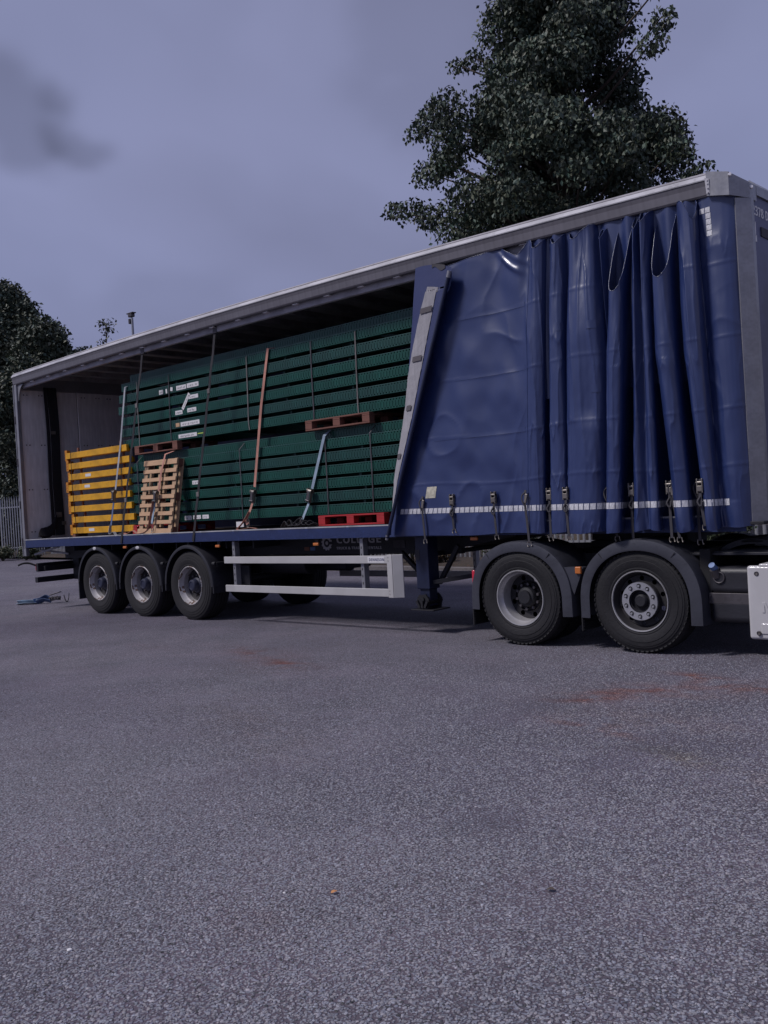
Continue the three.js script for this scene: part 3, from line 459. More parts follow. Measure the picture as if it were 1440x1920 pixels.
function curCol(s) { const i = Math.min(NC - 1, Math.floor(s)), f = s - i, g = (k) => CUR[clamp(k, 0, NC)]; const o = CUR[0].map((_, c) => cr(g(i - 1)[c], g(i)[c], g(i + 1)[c], g(i + 2)[c], f)); const w = sstep(6, 7.5, s) * sstep(NC - 4.2, NC - 5.2, s); for (const c of [3, 4, 5]) o[c] = lerp(o[c], o[c] < 0.04 ? (o[c] - 0.04) * (c === 3 ? 2 : 2.8) + 0.02 : 0.02 + (o[c] - 0.04) * 1.25, w); return o; }
function curtain(s, y, t) {                       // t: 0 top .. 1 bottom, used when y is null
  const [xt, xm, xb, zt, zm, zb, dip] = curCol(s), top = yR(xm) - 0.212 - Math.max(0, dip), bot = 1.2 + 0.025 * (vn(s * 0.8, 3, 0, 5) - 0.5) - 0.14 * (zb - 0.1) * sstep(6.5, 8, s) * sstep(NC - 4, NC - 5, s) + (s > NC - 5 ? 0.0 : 0);
  if (y === null) y = lerp(top, bot, t);
  const q = (y - 1.5) / 2.7, h = top - y;
  const x = q > 0.5 ? lerp(xm, xt, (q - 0.5) * 2) : lerp(xb, xm, q * 2);
  let z = y > 2.8 ? lerp(zt, zm, sstep(0, 1.1, h)) : lerp(zm, zb, clamp((2.8 - y) / 1.3));
  const flat = sstep(6.5, 4.5, s) + sstep(NC - 5, NC - 3.5, s) * 0.6;
  z += flat * (0.05 * (fbm(x * 1.5 + 2, y * 1.15 + 3, 0, 15, 3) - 0.5) + 0.042 * (fbm(x * 3.4 + y * 1.2, y * 2.4 - x, 0, 19, 2) - 0.5)) + (1 - flat) * (0.012 * (fbm(s * 1.6, y * 0.9, 0, 16, 3) - 0.5) + 0.006 * (fbm(s * 2.5, y * 6, 0, 17, 2) - 0.5));
  z -= 0.035 * Math.exp(-(((s - 18.4) / 0.8) ** 2)) * sstep(2.2, 2.44, y + 0.03 * (s - 18.4)) * sstep(3.8, 2.6, y);
  z += flat * (0.005 * ridge(vn(x * 1.3 + y * 0.8 + 0.4 * vn(x * 3, y * 3, 0, 4), y * 1.1 - x * 0.6, 0, 25), 5) + 0.012 * ridge(vn(x * 2.4 - y * 1.5, y * 1.6 + x, 0, 27), 6)) + (1 - flat) * 0.011 * ridge(vn(s * 1.1 + 0.3 * y, y * 1.9 + 0.5 * vn(s * 3, y * 4, 0, 3), 0, 29), 5);
  { const u = clamp((x - 11.06) / 0.42), yl = 4.27 - 0.33 * u - 0.05 * Math.sin(u * 3.14); if (x > 11.02 && x < 11.5) z += 0.022 * Math.exp(-(((y - yl) / 0.036) ** 2)) * Math.sin(clamp((x - 11.02) / 0.46) * 3.14) + 0.01 * Math.exp(-(((y - yl - 0.12) / 0.035) ** 2)); }
  for (const yw of [3.62, 2.95, 2.3, 1.78]) z += 0.0035 * Math.exp(-(((y - yw + 0.02 * Math.sin(x * 3)) / 0.012) ** 2));
  if (y < 1.45) z += 0.012 * Math.sin((1.45 - y) * 12) * (vn(x * 3, 1, 0, 8)) + 0.01 * (fbm(x * 9, y * 5, 0, 18, 2) - 0.5);
  return V(x, y, z);
}
const arc = [0]; { let p = curtain(0, 2.2); for (let i = 1; i <= NC * 20; i++) { const q = curtain(i / 20, 2.2); arc.push(arc[i - 1] + q.distanceTo(p)); p = q; } }
const arcAt = (s) => { const k = clamp(s, 0, NC) * 20, i = Math.min(arc.length - 2, Math.floor(k)); return lerp(arc[i], arc[i + 1], k - i); };
const curtainO = part(trailer, 'curtain', [grid((u, v) => { const s = u * NC, q = curtain(s, null, v); return [q.x, q.y, q.z, arcAt(s), q.y]; }, NC * 13, 220, true)], M.pvc, true);
part(curtainO, 'hem', [TUBE(Array.from({ length: NC * 6 + 1 }, (_, i) => curtain(i / 6, null, 0)), 0.0035, NC * 12, 5)], M.pvc);
part(curtainO, 'gathered_fold', [grid((u, v) => { const x = lerp(11.45, 13.36, u), y = lerp(yR(x) - 0.2, 2.6, v); return [x, y, -0.025 + 0.03 * Math.sin(x * 31) * (0.6 + 0.4 * Math.sin(x * 13)), x, y]; }, 120, 12, true)], M.pvc, true);
function patchOn(s0, s1, y0, y1, off = 0.0025, n = 3, m = 2) {
  return grid((u, v) => { const s = lerp(s0, s1, u), y = lerp(y0, y1, v), e = 0.04, a = curtain(s, y), dx = curtain(Math.min(NC, s + e), y).sub(curtain(Math.max(0, s - e), y)), dy = curtain(s, y + 0.01).sub(curtain(s, y - 0.01)), nn = dx.cross(dy).normalize(); a.addScaledVector(nn, off); return [a.x, a.y, a.z, u, v]; }, n, m);
}
{
  const ab = [0]; let p = curtain(0, 1.49); const K = 24; for (let i = 1; i <= NC * K; i++) { const q = curtain(i / K, 1.49); ab.push(ab[i - 1] + q.distanceTo(p)); p = q; }
  const sAt = (L) => { let i = 0; while (i < ab.length - 2 && ab[i + 1] < L) i++; return (i + (L - ab[i]) / (ab[i + 1] - ab[i] || 1)) / K; };
  const end = ab[Math.round((NC - 2.6) * K)];
  for (let L = 0.1, i = 0; L < end; L += 0.066, i++) { const s0 = sAt(L), s1 = sAt(L + 0.056), x = curtain(s0, 1.49).x, y = 1.495 - (x - 9.4) * 0.014; part(curtainO, 'reflective_patch', [patchOn(s0, s1, y - 0.03, y + 0.03)], M.tape, true); }
  const sx = (x) => { let b = NC - 5, d = 9; for (let s = NC - 4.2; s < NC; s += 0.01) { const e = Math.abs(curtain(s, 4).x - x); if (e < d) { d = e; b = s; } } return b; };
  for (const [x, y] of [[13.4, 4.14], [13.402, 4.085], [13.404, 4.03], [13.406, 3.975], [13.408, 3.92]]) { const y2 = y - 0.02; part(curtainO, 'reflective_patch', [patchOn(sx(x), sx(x + 0.048), y2 - 0.024, y2 + 0.024)], M.tape, true); }
  part(curtainO, 'reflective_patch', [patchOn(sx(13.345), sx(13.392), 4.095, 4.143)], M.tape, true);
  // printed notice sewn on the curtain
  let s0 = 0; for (let s = 0; s < 4; s += 0.01) if (curtain(s, 1.7).x < 9.95) s0 = s; let s1 = s0; for (let s = s0; s < 5; s += 0.01) if (curtain(s, 1.7).x < 10.1) s1 = s;
  part(curtainO, 'sewn_notice', [patchOn(s0, s1, 1.635, 1.765, 0.003, 4, 3)], mat(0.6, 0.57, 0.46, 0.7, 0, { map: grime }), true);
  // seam and welded hems
  for (const x of [11.4]) { part(curtainO, 'seam', [grid((u, v) => { const q = curtain(5.9 + 0.1 * u, null, 0.02 + v * 0.96); return [q.x, q.y, q.z + 0.003, u, v]; }, 2, 60)], M.pvc, true); }
  for (const [yw, a, b] of [[3.62, 1.4, 5.6], [2.95, 1.6, 5.7], [2.3, 1.2, 5.7]]) part(curtainO, 'welded_patch', [patchOn(a, b, yw - 0.02, yw + 0.03, 0.002, 26, 2)], M.pvc, true);
  for (const [s, y] of [[18.4, 3.25], [18.5, 2.62], [13.2, 3.3]]) part(curtainO, 'welded_patch', [patchOn(s, s + 0.9, y - 0.04, y + 0.04, 0.003, 4, 2)], M.pvc, true);
}
// ratchet buckles along the hem
for (const [x, z, hx, hy, loose] of [[9.9, 0.075, 9.9, 1.13, 1], [10.34, 0.07, 10.33, 1.24, 0], [10.92, 0.075, 10.92, 1.16, 0], [11.35, 0.11, 11.36, 1.08, 1], [11.62, 0.06, 11.6, 1.13, 0], [11.87, 0.15, 11.87, 1.14, 0], [12.31, 0.09, 12.38, 1.12, 1], [12.56, 0.07, 12.54, 1.08, 0], [12.95, 0.07, 12.94, 1.1, 0], [13.0, 0.12, 13.04, 1.1, 1], [13.22, 0.06, 13.21, 1.07, 1], [13.29, 0.16, 13.31, 1.21, 0]]) {
  const g = sub(trailer, 'curtain_buckle');
  part(g, 'webbing', [ribbon(smoothPts([V(x, 1.66, z), V(x, 1.5, z + 0.02), V((x + hx) / 2, 1.36, z + 0.012), V(hx, hy + 0.02, z - 0.005)], 14), 0.026, 0.005), ...(loose ? [TUBE([V(x, 1.64, z), V(x - 0.035, 1.6, z + 0.02), V(x - 0.02, 1.53, z + 0.03), V(x + 0.01, 1.47, z + 0.02)], 0.008, 12, 5)] : [TUBE([V(x, 1.5, z + 0.02), V(x - 0.02, 1.45, z + 0.04), V(x + 0.01, 1.41, z + 0.04), V(x + 0.015, 1.47, z + 0.025)], 0.01, 12, 5)])], M.strapGrey);
  part(g, 'buckle', loose ? [RB(0.03, 0.1, 0.02, x + 0.01, 1.57, z + 0.015, 0.006, 1, 0, 0, -0.25)] : [RB(0.012, 0.13, 0.035, x - 0.024, 1.6, z + 0.015, 0.003), RB(0.012, 0.13, 0.035, x + 0.024, 1.6, z + 0.015, 0.003), C(V(x - 0.03, 1.63, z + 0.02), V(x + 0.03, 1.63, z + 0.02), 0.014, 0.014, 8), RB(0.05, 0.05, 0.012, x, 1.575, z + 0.03, 0.004), C(V(x - 0.03, 1.55, z + 0.02), V(x + 0.03, 1.55, z + 0.02), 0.009, 0.009, 8)], M.zinc);
  part(g, 'hook', [TUBE([V(hx - 0.02, hy + 0.03, z - 0.005), V(hx - 0.024, hy, z - 0.003), V(hx - 0.01, hy - 0.022, z + 0.005), V(hx + 0.004, hy - 0.01, z + 0.015)], 0.005, 10, 5), TUBE([V(hx + 0.02, hy + 0.03, z - 0.005), V(hx + 0.026, hy, z - 0.003), V(hx + 0.034, hy - 0.018, z + 0.005), V(hx + 0.045, hy - 0.004, z + 0.012)], 0.005, 10, 5)], M.zinc);
}
// folded-back rear edge of the curtain with its pole and grey webbing strip
{
  const L = (y) => { const k = [[1.22, 9.37], [1.88, 9.47], [2.74, 9.72], [3.1, 9.79], [4.3, 9.99]]; for (let i = 0; i < 4; i++) if (y <= k[i + 1][0] || i === 3) return lerp(k[i][1], k[i + 1][1], (y - k[i][0]) / (k[i + 1][0] - k[i][0])); };
  const Rr = (y) => lerp(9.385, 10.54, (y - 1.21) / 2.9);
  const f = (u, y, o = 0) => { const x = lerp(L(y), Rr(Math.min(y, 4.18)), u); return V(x, y - (y > 4 ? 0.12 * u * u : 0), 0.07 + 0.075 * u + 0.018 * Math.sin(u * 3.1) + 0.012 * (fbm(u * 2, y * 3, 0, 44, 3) - 0.5) + o); };
  const F = sub(trailer, 'curtain_flap');
  part(F, 'flap_sheet', [grid((u, v) => { const q = f(u, lerp(4.3, 1.22, v)); return [q.x, q.y, q.z, q.x, q.y]; }, 14, 80, true)], M.pvcIn, true);
  const gl = (y) => clamp((y - 3.05) / 1.0) * 0.42, gr = (y) => y > 2.6 ? 0.72 : lerp(0.6, 0.74, (y - 1.3) / 1.3);
  part(F, 'webbing_strip', [grid((u, v) => { const y = lerp(4.06, 1.3, v), q = f(lerp(gl(y), gr(y), u), y, 0.006 + 0.01 * (fbm(u * 4 + v * 9, v * 60 - u * 6, 0, 47, 3) - 0.5)); return [q.x, q.y, q.z, q.x, q.y]; }, 12, 160, true)], M.web, true);
  for (const [y, u0, u1] of [[3.78, 0.32, 0.7], [3.25, 0.22, 0.66], [2.7, 0.2, 0.55], [2.15, 0.1, 0.5]]) part(F, 'webbing_loop', [grid((u, v) => { const q = f(lerp(u0, u1, u), y + 0.03 - 0.06 * v, 0.017); return [q.x, q.y, q.z, q.x, q.y]; }, 6, 2, true)], M.webDark, true);
  part(F, 'tension_pole', [C(V(9.375, 1.19, 0.15), V(10.535, 4.1, 0.16), 0.022, 0.022, 12)], M.chassisBlue);
  part(F, 'pole_tip', [C(V(10.525, 4.07, 0.16), V(10.55, 4.14, 0.16), 0.026, 0.026, 10), C(V(9.365, 1.165, 0.15), V(9.385, 1.22, 0.15), 0.018, 0.024, 10)], M.galv);
  part(F, 'torn_patch', [grid((u, v) => { const y = 4.31 - 0.05 * v, q = f(0.5 + 0.35 * u, y, 0.006); return [q.x, q.y + 0.02 * Math.sin(u * 7) * v, q.z, q.x, q.y]; }, 10, 3, true)], M.strapGrey, true);
}
// ---- headboard
{
  const H = sub(trailer, 'headboard');
  const hull = (pts) => new ConvexGeometry(pts.map((p) => V(...p)));
  part(H, 'corner_cap', [hull([[13.44, 4.455, 0.03], [13.44, 4.235, 0.03], [13.645, 4.40, 0.03], [13.645, 4.19, 0.03], [13.44, 4.45, -0.3], [13.44, 4.235, -0.3], [13.645, 4.40, -0.3], [13.645, 4.19, -0.3]]), hull([[13.645, 4.398, 0.028], [13.645, 4.192, 0.028], [13.765, 4.31, -0.14], [13.765, 4.165, -0.14], [13.645, 4.398, -0.3], [13.645, 4.192, -0.3], [13.765, 4.31, -0.3], [13.765, 4.165, -0.3]])], M.galv);
  part(H, 'front_header', [hull([[13.7, 4.38, -0.302], [13.767, 4.31, -0.302], [13.767, 4.225, -0.302], [13.7, 4.225, -0.302], [13.7, 4.40, -1.25], [13.767, 4.34, -1.25], [13.767, 4.245, -1.25], [13.7, 4.245, -1.25]]), hull([[13.7, 4.38, -2.2], [13.767, 4.31, -2.2], [13.767, 4.225, -2.2], [13.7, 4.225, -2.2], [13.7, 4.40, -1.25], [13.767, 4.34, -1.25], [13.767, 4.245, -1.25], [13.7, 4.245, -1.25]])], M.galv);
  part(H, 'header_deck', [bb(13.44, 13.7, 4.3, 4.34, -2.4, -0.3)], M.galv);
  const post = (s) => { const sh = [[13.655, -0.1], [13.66, -0.04], [13.672, -0.03], [13.77, -0.15], [13.77, -0.21], [13.66, -0.21]].map(([x, z]) => [x, s > 0 ? z : -2.5 - z]); return sweep([1.24, 4.17].map((y) => sh.map(([x, z]) => V(x, y, z)))); };
  part(H, 'corner_post', [post(1)], M.galv); part(H, 'corner_post', [post(-1)], M.galv);
  part(H, 'post_inner_flange', [bb(13.64, 13.656, 1.24, 4.19, -0.2, -0.06)], M.steelDark);
  part(H, 'post_foot', [bb(13.6, 13.78, 1.22, 1.25, -0.3, -0.02, 0.006)], M.chassis);
  const fp = part(H, 'front_panel', [bb(13.72, 13.745, 1.25, 4.226, -2.29, -0.21)], M.headNavy);
  const tg = text('2378 D', 0.088, 0.002); tg.computeBoundingBox(); tg.scale(0.4 / tg.boundingBox.max.x, 1, 1); tg.rotateY(Math.PI / 2); tg.translate(13.7455, 4.045, -0.225); part(H, 'fleet_number', [tg], M.paper);
  part(H, 'white_bracket', [bb(13.745, 13.75, 3.96, 3.98, -0.27, -0.22), bb(13.745, 13.75, 3.85, 3.98, -0.285, -0.265), bb(13.745, 13.75, 3.8, 3.86, -0.3, -0.25)], M.paper);
  part(H, 'vent_plate', [bb(13.745, 13.755, 3.87, 3.955, -0.62, -0.41)], M.strapGrey);
  part(H, 'bolt', [[13.655, 4.37, 0.03], [13.766, 4.27, -0.17]].map(([x, y, z]) => C(V(x, y, z - 0.01), V(x + 0.01, y, z + 0.012), 0.018, 0.014, 8)), M.alu);
  part(H, 'corner_bracket', [hull([[13.43, 4.40, 0.04], [13.47, 4.38, 0.04], [13.47, 4.25, 0.034], [13.44, 4.25, 0.034], [13.43, 4.4, 0.01], [13.47, 4.38, 0.01], [13.47, 4.25, 0.01], [13.44, 4.25, 0.01]]), ...[4.26, 4.3, 4.34, 4.37].map((y) => C(V(13.455, y, 0.03), V(13.455, y, 0.046), 0.007, 0.007, 6))], M.aluRail);
}

// ------------------------------------------------------------------ tractor unit
const tractor = thing('tractor_unit', 'white lorry tractor unit with grey mudguards coupled under the trailer', 'lorry', [0, 0, 0]);
{
  const T = tractor, zO = 0.115;
  const w1 = sub(T, 'wheel', [11.2, 0.51, zO]);
  mesh(tyreDual, M.rubber, 'tyre', w1);
  part(w1, 'rim', [crease(LATHE([[0.293, -0.04], [0.3, -0.012], [0.297, -0.003], [0.287, -0.004], [0.282, -0.02], [0.27, -0.05], [0.255, -0.07], [0.248, -0.13], [0.245, -0.19]], 60), 0.5)], M.rimTr);
  part(w1, 'rim_disc', [discHoles(0.246, 0.11, 8, 0.028, 0.205, -0.19), crease(LATHE([[0.17, -0.19], [0.16, -0.165], [0.15, -0.19]], 40), 0.4)], M.rimIn);
  part(w1, 'hub', [crease(LATHE([[0.12, -0.2], [0.115, -0.15], [0.1, -0.12], [0.075, -0.11], [0.07, -0.09], [0, -0.09]], 20), 0.5)], M.chassis); addNuts(w1, 10, 0.135, -0.17, M.steelDark);
  const w1i = mesh(tyreDual, M.rubber, 'tyre', T); w1i.name = 'inner_tyre'; w1i.position.set(11.2, 0.51, zO - 0.35);
  const w2 = sub(T, 'wheel', [12.58, 0.51, zO - 0.02]);
  mesh(tyreTruck, M.rubber, 'tyre', w2);
  part(w2, 'rim', [crease(LATHE([[0.293, -0.04], [0.3, -0.012], [0.297, -0.002], [0.289, -0.003], [0.285, -0.015]], 60), 0.5)], M.rimTr); part(w2, 'rim_barrel', [crease(LATHE([[0.285, -0.015], [0.27, -0.045], [0.258, -0.085], [0.245, -0.1]], 60), 0.5)], M.rimIn);
  part(w2, 'rim_disc', [discHoles(0.25, 0.19, 10, 0.024, 0.222, -0.08, 0.01), crease(LATHE([[0.195, -0.09], [0.19, -0.04], [0.182, -0.025], [0.178, -0.02]], 48), 0.5)], M.rimIn);
  part(w2, 'nut_ring', [discHoles(0.186, 0.112, 10, 0.0225, 0.15, -0.008, 0.018)], M.silver);
  part(w2, 'hub', [crease(LATHE([[0.112, -0.01], [0.105, -0.05], [0.1, -0.06], [0.075, -0.055], [0.06, -0.03], [0.05, -0.022], [0, -0.022]], 24), 0.5), LATHE([[0.19, -0.03], [0.1, -0.03]], 30)], M.chassis);
  for (let i = 0; i < 10; i++) { const a = i / 10 * 2 * Math.PI + 0.31; const o = part(w2, 'wheel_nut', [new THREE.CylinderGeometry(0.011, 0.014, 0.036, 8).rotateX(Math.PI / 2)], M.silver); o.position.set(0.15 * Math.cos(a), 0.15 * Math.sin(a), -0.012); }
  // raised lettering on the tyre wall
  'REGIONAL'.split('').forEach((ch, i) => { const g = text(ch, 0.036, 0.003); g.computeBoundingBox(); g.translate(-(g.boundingBox.max.x) / 2, 0, 0); const a = -2.42 + i * 0.085; g.rotateZ(a + Math.PI / 2); g.translate(0.455 * Math.cos(a), 0.455 * Math.sin(a), -0.006); part(w2, 'tyre_lettering', [g], M.rubberDusty); });
  for (const [x, z] of [[11.2, -2.55], [12.58, -2.55]]) { const w = sub(T, 'wheel', [x, 0.51, z]); w.rotation.y = Math.PI; mesh(tyreDual, M.rubber, 'tyre', w); part(w, 'rim', [LATHE([[0.293, -0.04], [0.29, 0], [0.25, -0.1], [0.1, -0.12], [0, -0.12]], 24)], M.rimIn); }
  // mudguards
  const guard = (x, aL, yl, yr, flapL) => {
    const pr = [[0.625, -0.5], [0.645, -0.48], [0.65, 0.07], [0.638, 0.108], [0.545, 0.125], [0.53, 0.12], [0.62, 0.08]];
    const sec = []; const leg = (sx, y) => pr.map(([r, z]) => V(x + sx * r, y, z));
    sec.push(leg(1, yr)); for (let i = 0; i <= 44; i++) { const a = lerp(0, Math.PI, i / 44), fl = 1 + 0.05 * Math.exp(-(((a - Math.PI / 2) / 0.55) ** 2)) * 0; sec.push(pr.map(([r, z]) => V(x + r * Math.cos(a) * (1 + 0.03 * Math.sin(2 * a) ** 2), 0.5 + (r * Math.sin(a)) * 0.955 * (1 + 0.03 * Math.sin(2 * a) ** 2), z))); } sec.push(leg(-1, yl));
    const m = part(T, 'mudguard', [crease(sweep(sec), 0.7)], M.plasticTr);
    part(m, 'joint_line', [0.9, 2.25].map((a) => B(0.09, 0.006, 0.006, x + 0.59 * Math.cos(a) * 1.02, 0.5 + 0.59 * Math.sin(a) * 0.975, 0.119, 0, 0, a)), M.chassis);
    if (flapL) part(m, 'spray_flap', [bb(x - 0.647, x - 0.63, 0.19, yl + 0.02, -0.46, 0.1, 0.004), ...Array.from({ length: 9 }, (_, i) => bb(x - 0.629, x - 0.622, 0.2 + i * 0.03, 0.212 + i * 0.03, -0.44, 0.09))], M.flapM);
    return m;
  };
  guard(11.2, 0, 0.37, 0.33, true); guard(12.58, 0, 0.33, 0.3, true);
  part(T, 'mudguard_bridge', [new ConvexGeometry([V(11.75, 0.84, 0.09), V(11.98, 0.84, 0.09), V(11.86, 0.56, 0.09), V(11.75, 0.84, 0.0), V(11.98, 0.84, 0.0), V(11.86, 0.56, 0.0)])], M.plasticTr);
  part(T, 'marker_lamp', [RB(0.07, 0.075, 0.035, 11.93, 0.81, 0.1, 0.012, 2)], M.amber);
  part(T, 'tail_lamp', [RB(0.05, 0.15, 0.28, 10.53, 0.72, -0.12, 0.015, 2)], M.red); part(T, 'lamp_housing', [bb(10.55, 10.6, 0.64, 0.8, -0.27, 0.02)], M.plasticTr);
  for (const z of [-0.78, -1.72]) part(T, 'frame_rail', [bb(10.5, 16.6, 0.72, 0.98, z - 0.04, z + 0.04)], M.chassis);
  part(T, 'axle', [C(V(11.2, 0.51, -0.2), V(11.2, 0.51, -2.3), 0.09, 0.09, 12), C(V(12.58, 0.51, -0.2), V(12.58, 0.51, -2.3), 0.08, 0.08, 12), new THREE.SphereGeometry(0.24, 16, 12).translate(11.2, 0.51, -1.25), bb(10.9, 11.5, 0.4, 0.7, -0.85, -0.7), bb(12.2, 12.9, 0.4, 0.7, -0.85, -0.7)], M.chassis);
  part(T, 'fifth_wheel', [bb(11.6, 12.5, 0.98, 1.058, -1.75, -0.75, 0.01)], M.chassis);
  part(T, 'wheel_arch_liner', [bb(11.75, 12.0, 0.5, 0.95, -0.6, -0.35)], M.flapM); part(T, 'wheel_arch_liner', [bb(13.15, 13.25, 0.4, 1.0, -0.7, -0.05)], M.flapM);
  // catwalk and dark fairing in front of the wheel
  part(T, 'catwalk', [bb(13.0, 14.4, 0.94, 0.965, -1.7, -0.1, 0.004), ...Array.from({ length: 7 }, (_, i) => bb(13.05, 14.35, 0.965, 0.975, -0.18 - i * 0.08, -0.15 - i * 0.08))], M.plastic);
  part(T, 'arched_cover', [crease(arcSweep([[0.5, -0.95], [0.54, -0.93], [0.55, -0.35], [0.53, -0.3], [0.48, -0.3], [0.48, -0.95]], 13.55, 0.55, 0.25, Math.PI - 0.35, 28), 0.7)], M.plastic);
  part(T, 'air_hose', [TUBE([V(13.3, 1.0, -0.4), V(13.5, 1.06, -0.3), V(13.8, 1.05, -0.35), V(14.2, 1.15, -0.5), V(14.6, 1.5, -0.8)], 0.014, 30, 6), TUBE([V(13.2, 1.02, -0.6), V(13.6, 1.04, -0.5), V(14.0, 1.1, -0.55), V(14.6, 1.6, -0.9)], 0.014, 30, 6)], M.flapM);
  // fuel tank
  const tk = part(T, 'fuel_tank', [RB(0.42, 0.25, 0.6, 13.44, 0.71, -0.32, 0.06, 3), RB(0.42, 0.23, 0.6, 13.44, 0.43, -0.32, 0.06, 3), bb(13.26, 13.62, 0.45, 0.7, -0.58, -0.06)], M.plastic);
  part(tk, 'tank_strap', [RB(0.4, 0.1, 0.03, 13.43, 0.545, -0.035, 0.004), ...[13.25, 13.61].flatMap((x) => [0.52, 0.57].map((y) => C(V(x, y, -0.02), V(x, y, -0.008), 0.01, 0.01, 6)))], M.steelDark);
  part(tk, 'filler_cap', [C(V(13.3, 0.82, -0.02), V(13.295, 0.86, 0.03), 0.035, 0.03, 12)], mat(0.14, 0.22, 0.42, 0.5)); part(tk, 'filler_neck', [C(V(13.31, 0.75, -0.05), V(13.3, 0.82, -0.015), 0.05, 0.045, 14), new THREE.TorusGeometry(0.05, 0.008, 6, 18).translate(13.34, 0.74, -0.012)], M.steelDark);
  // white side skirt
  const sk = part(T, 'side_skirt', [RB(3.0, 0.66, 0.06, 15.14, 0.53, 0.07, 0.028, 3), RB(2.9, 0.03, 0.25, 15.2, 0.862, -0.03, 0.012, 2), RB(2.7, 0.012, 0.02, 15.25, 0.74, 0.1, 0.005, 1, 0, 0, 0), RB(2.9, 0.1, 0.03, 15.2, 0.3, 0.095, 0.012, 2)], M.white);
  part(sk, 'screw', [[13.73, 0.79], [13.73, 0.26]].map(([x, y]) => new THREE.TorusGeometry(0.016, 0.006, 6, 14).translate(x, y, y < 0.4 ? 0.112 : 0.101)), M.steelDark); part(sk, 'screw_head', [[13.73, 0.79], [13.73, 0.26]].map(([x, y]) => C(V(x, y, 0.09), V(x, y, y < 0.4 ? 0.114 : 0.103), 0.01, 0.01, 8)), M.zinc);
  const tg = text('M', 0.09, 0.008); tg.scale(1.25, 1, 1); tg.translate(13.752, 0.445, 0.098); part(sk, 'raised_letter', [tg], M.white);
  // cab beyond the frame
  const prof = [[14.75, 0.95], [14.75, 3.55], [14.95, 3.7], [16.2, 3.6], [16.75, 3.0], [16.95, 2.1], [17.0, 0.45], [16.75, 0.35], [16.7, 0.95]];
  const cs = new THREE.Shape(prof.map(([x, y]) => new THREE.Vector2(x, y)));
  const cab = part(T, 'cab', [new THREE.ExtrudeGeometry(cs, { depth: 2.3, bevelEnabled: true, bevelSize: 0.06, bevelThickness: 0.06, bevelSegments: 2 }).translate(0, 0, -2.4)], M.white);
  part(cab, 'side_window', [bb(15.75, 16.5, 2.05, 2.85, -0.04, -0.03)], mat(0.02, 0.02, 0.03, 0.1)); part(cab, 'cab_back_trim', [bb(14.66, 14.69, 1.0, 1.4, -2.3, -0.2)], M.plastic);
  const fwl = sub(T, 'wheel', [15.5, 0.51, 0.02]); mesh(tyreTruck, M.rubber, 'tyre', fwl);
}

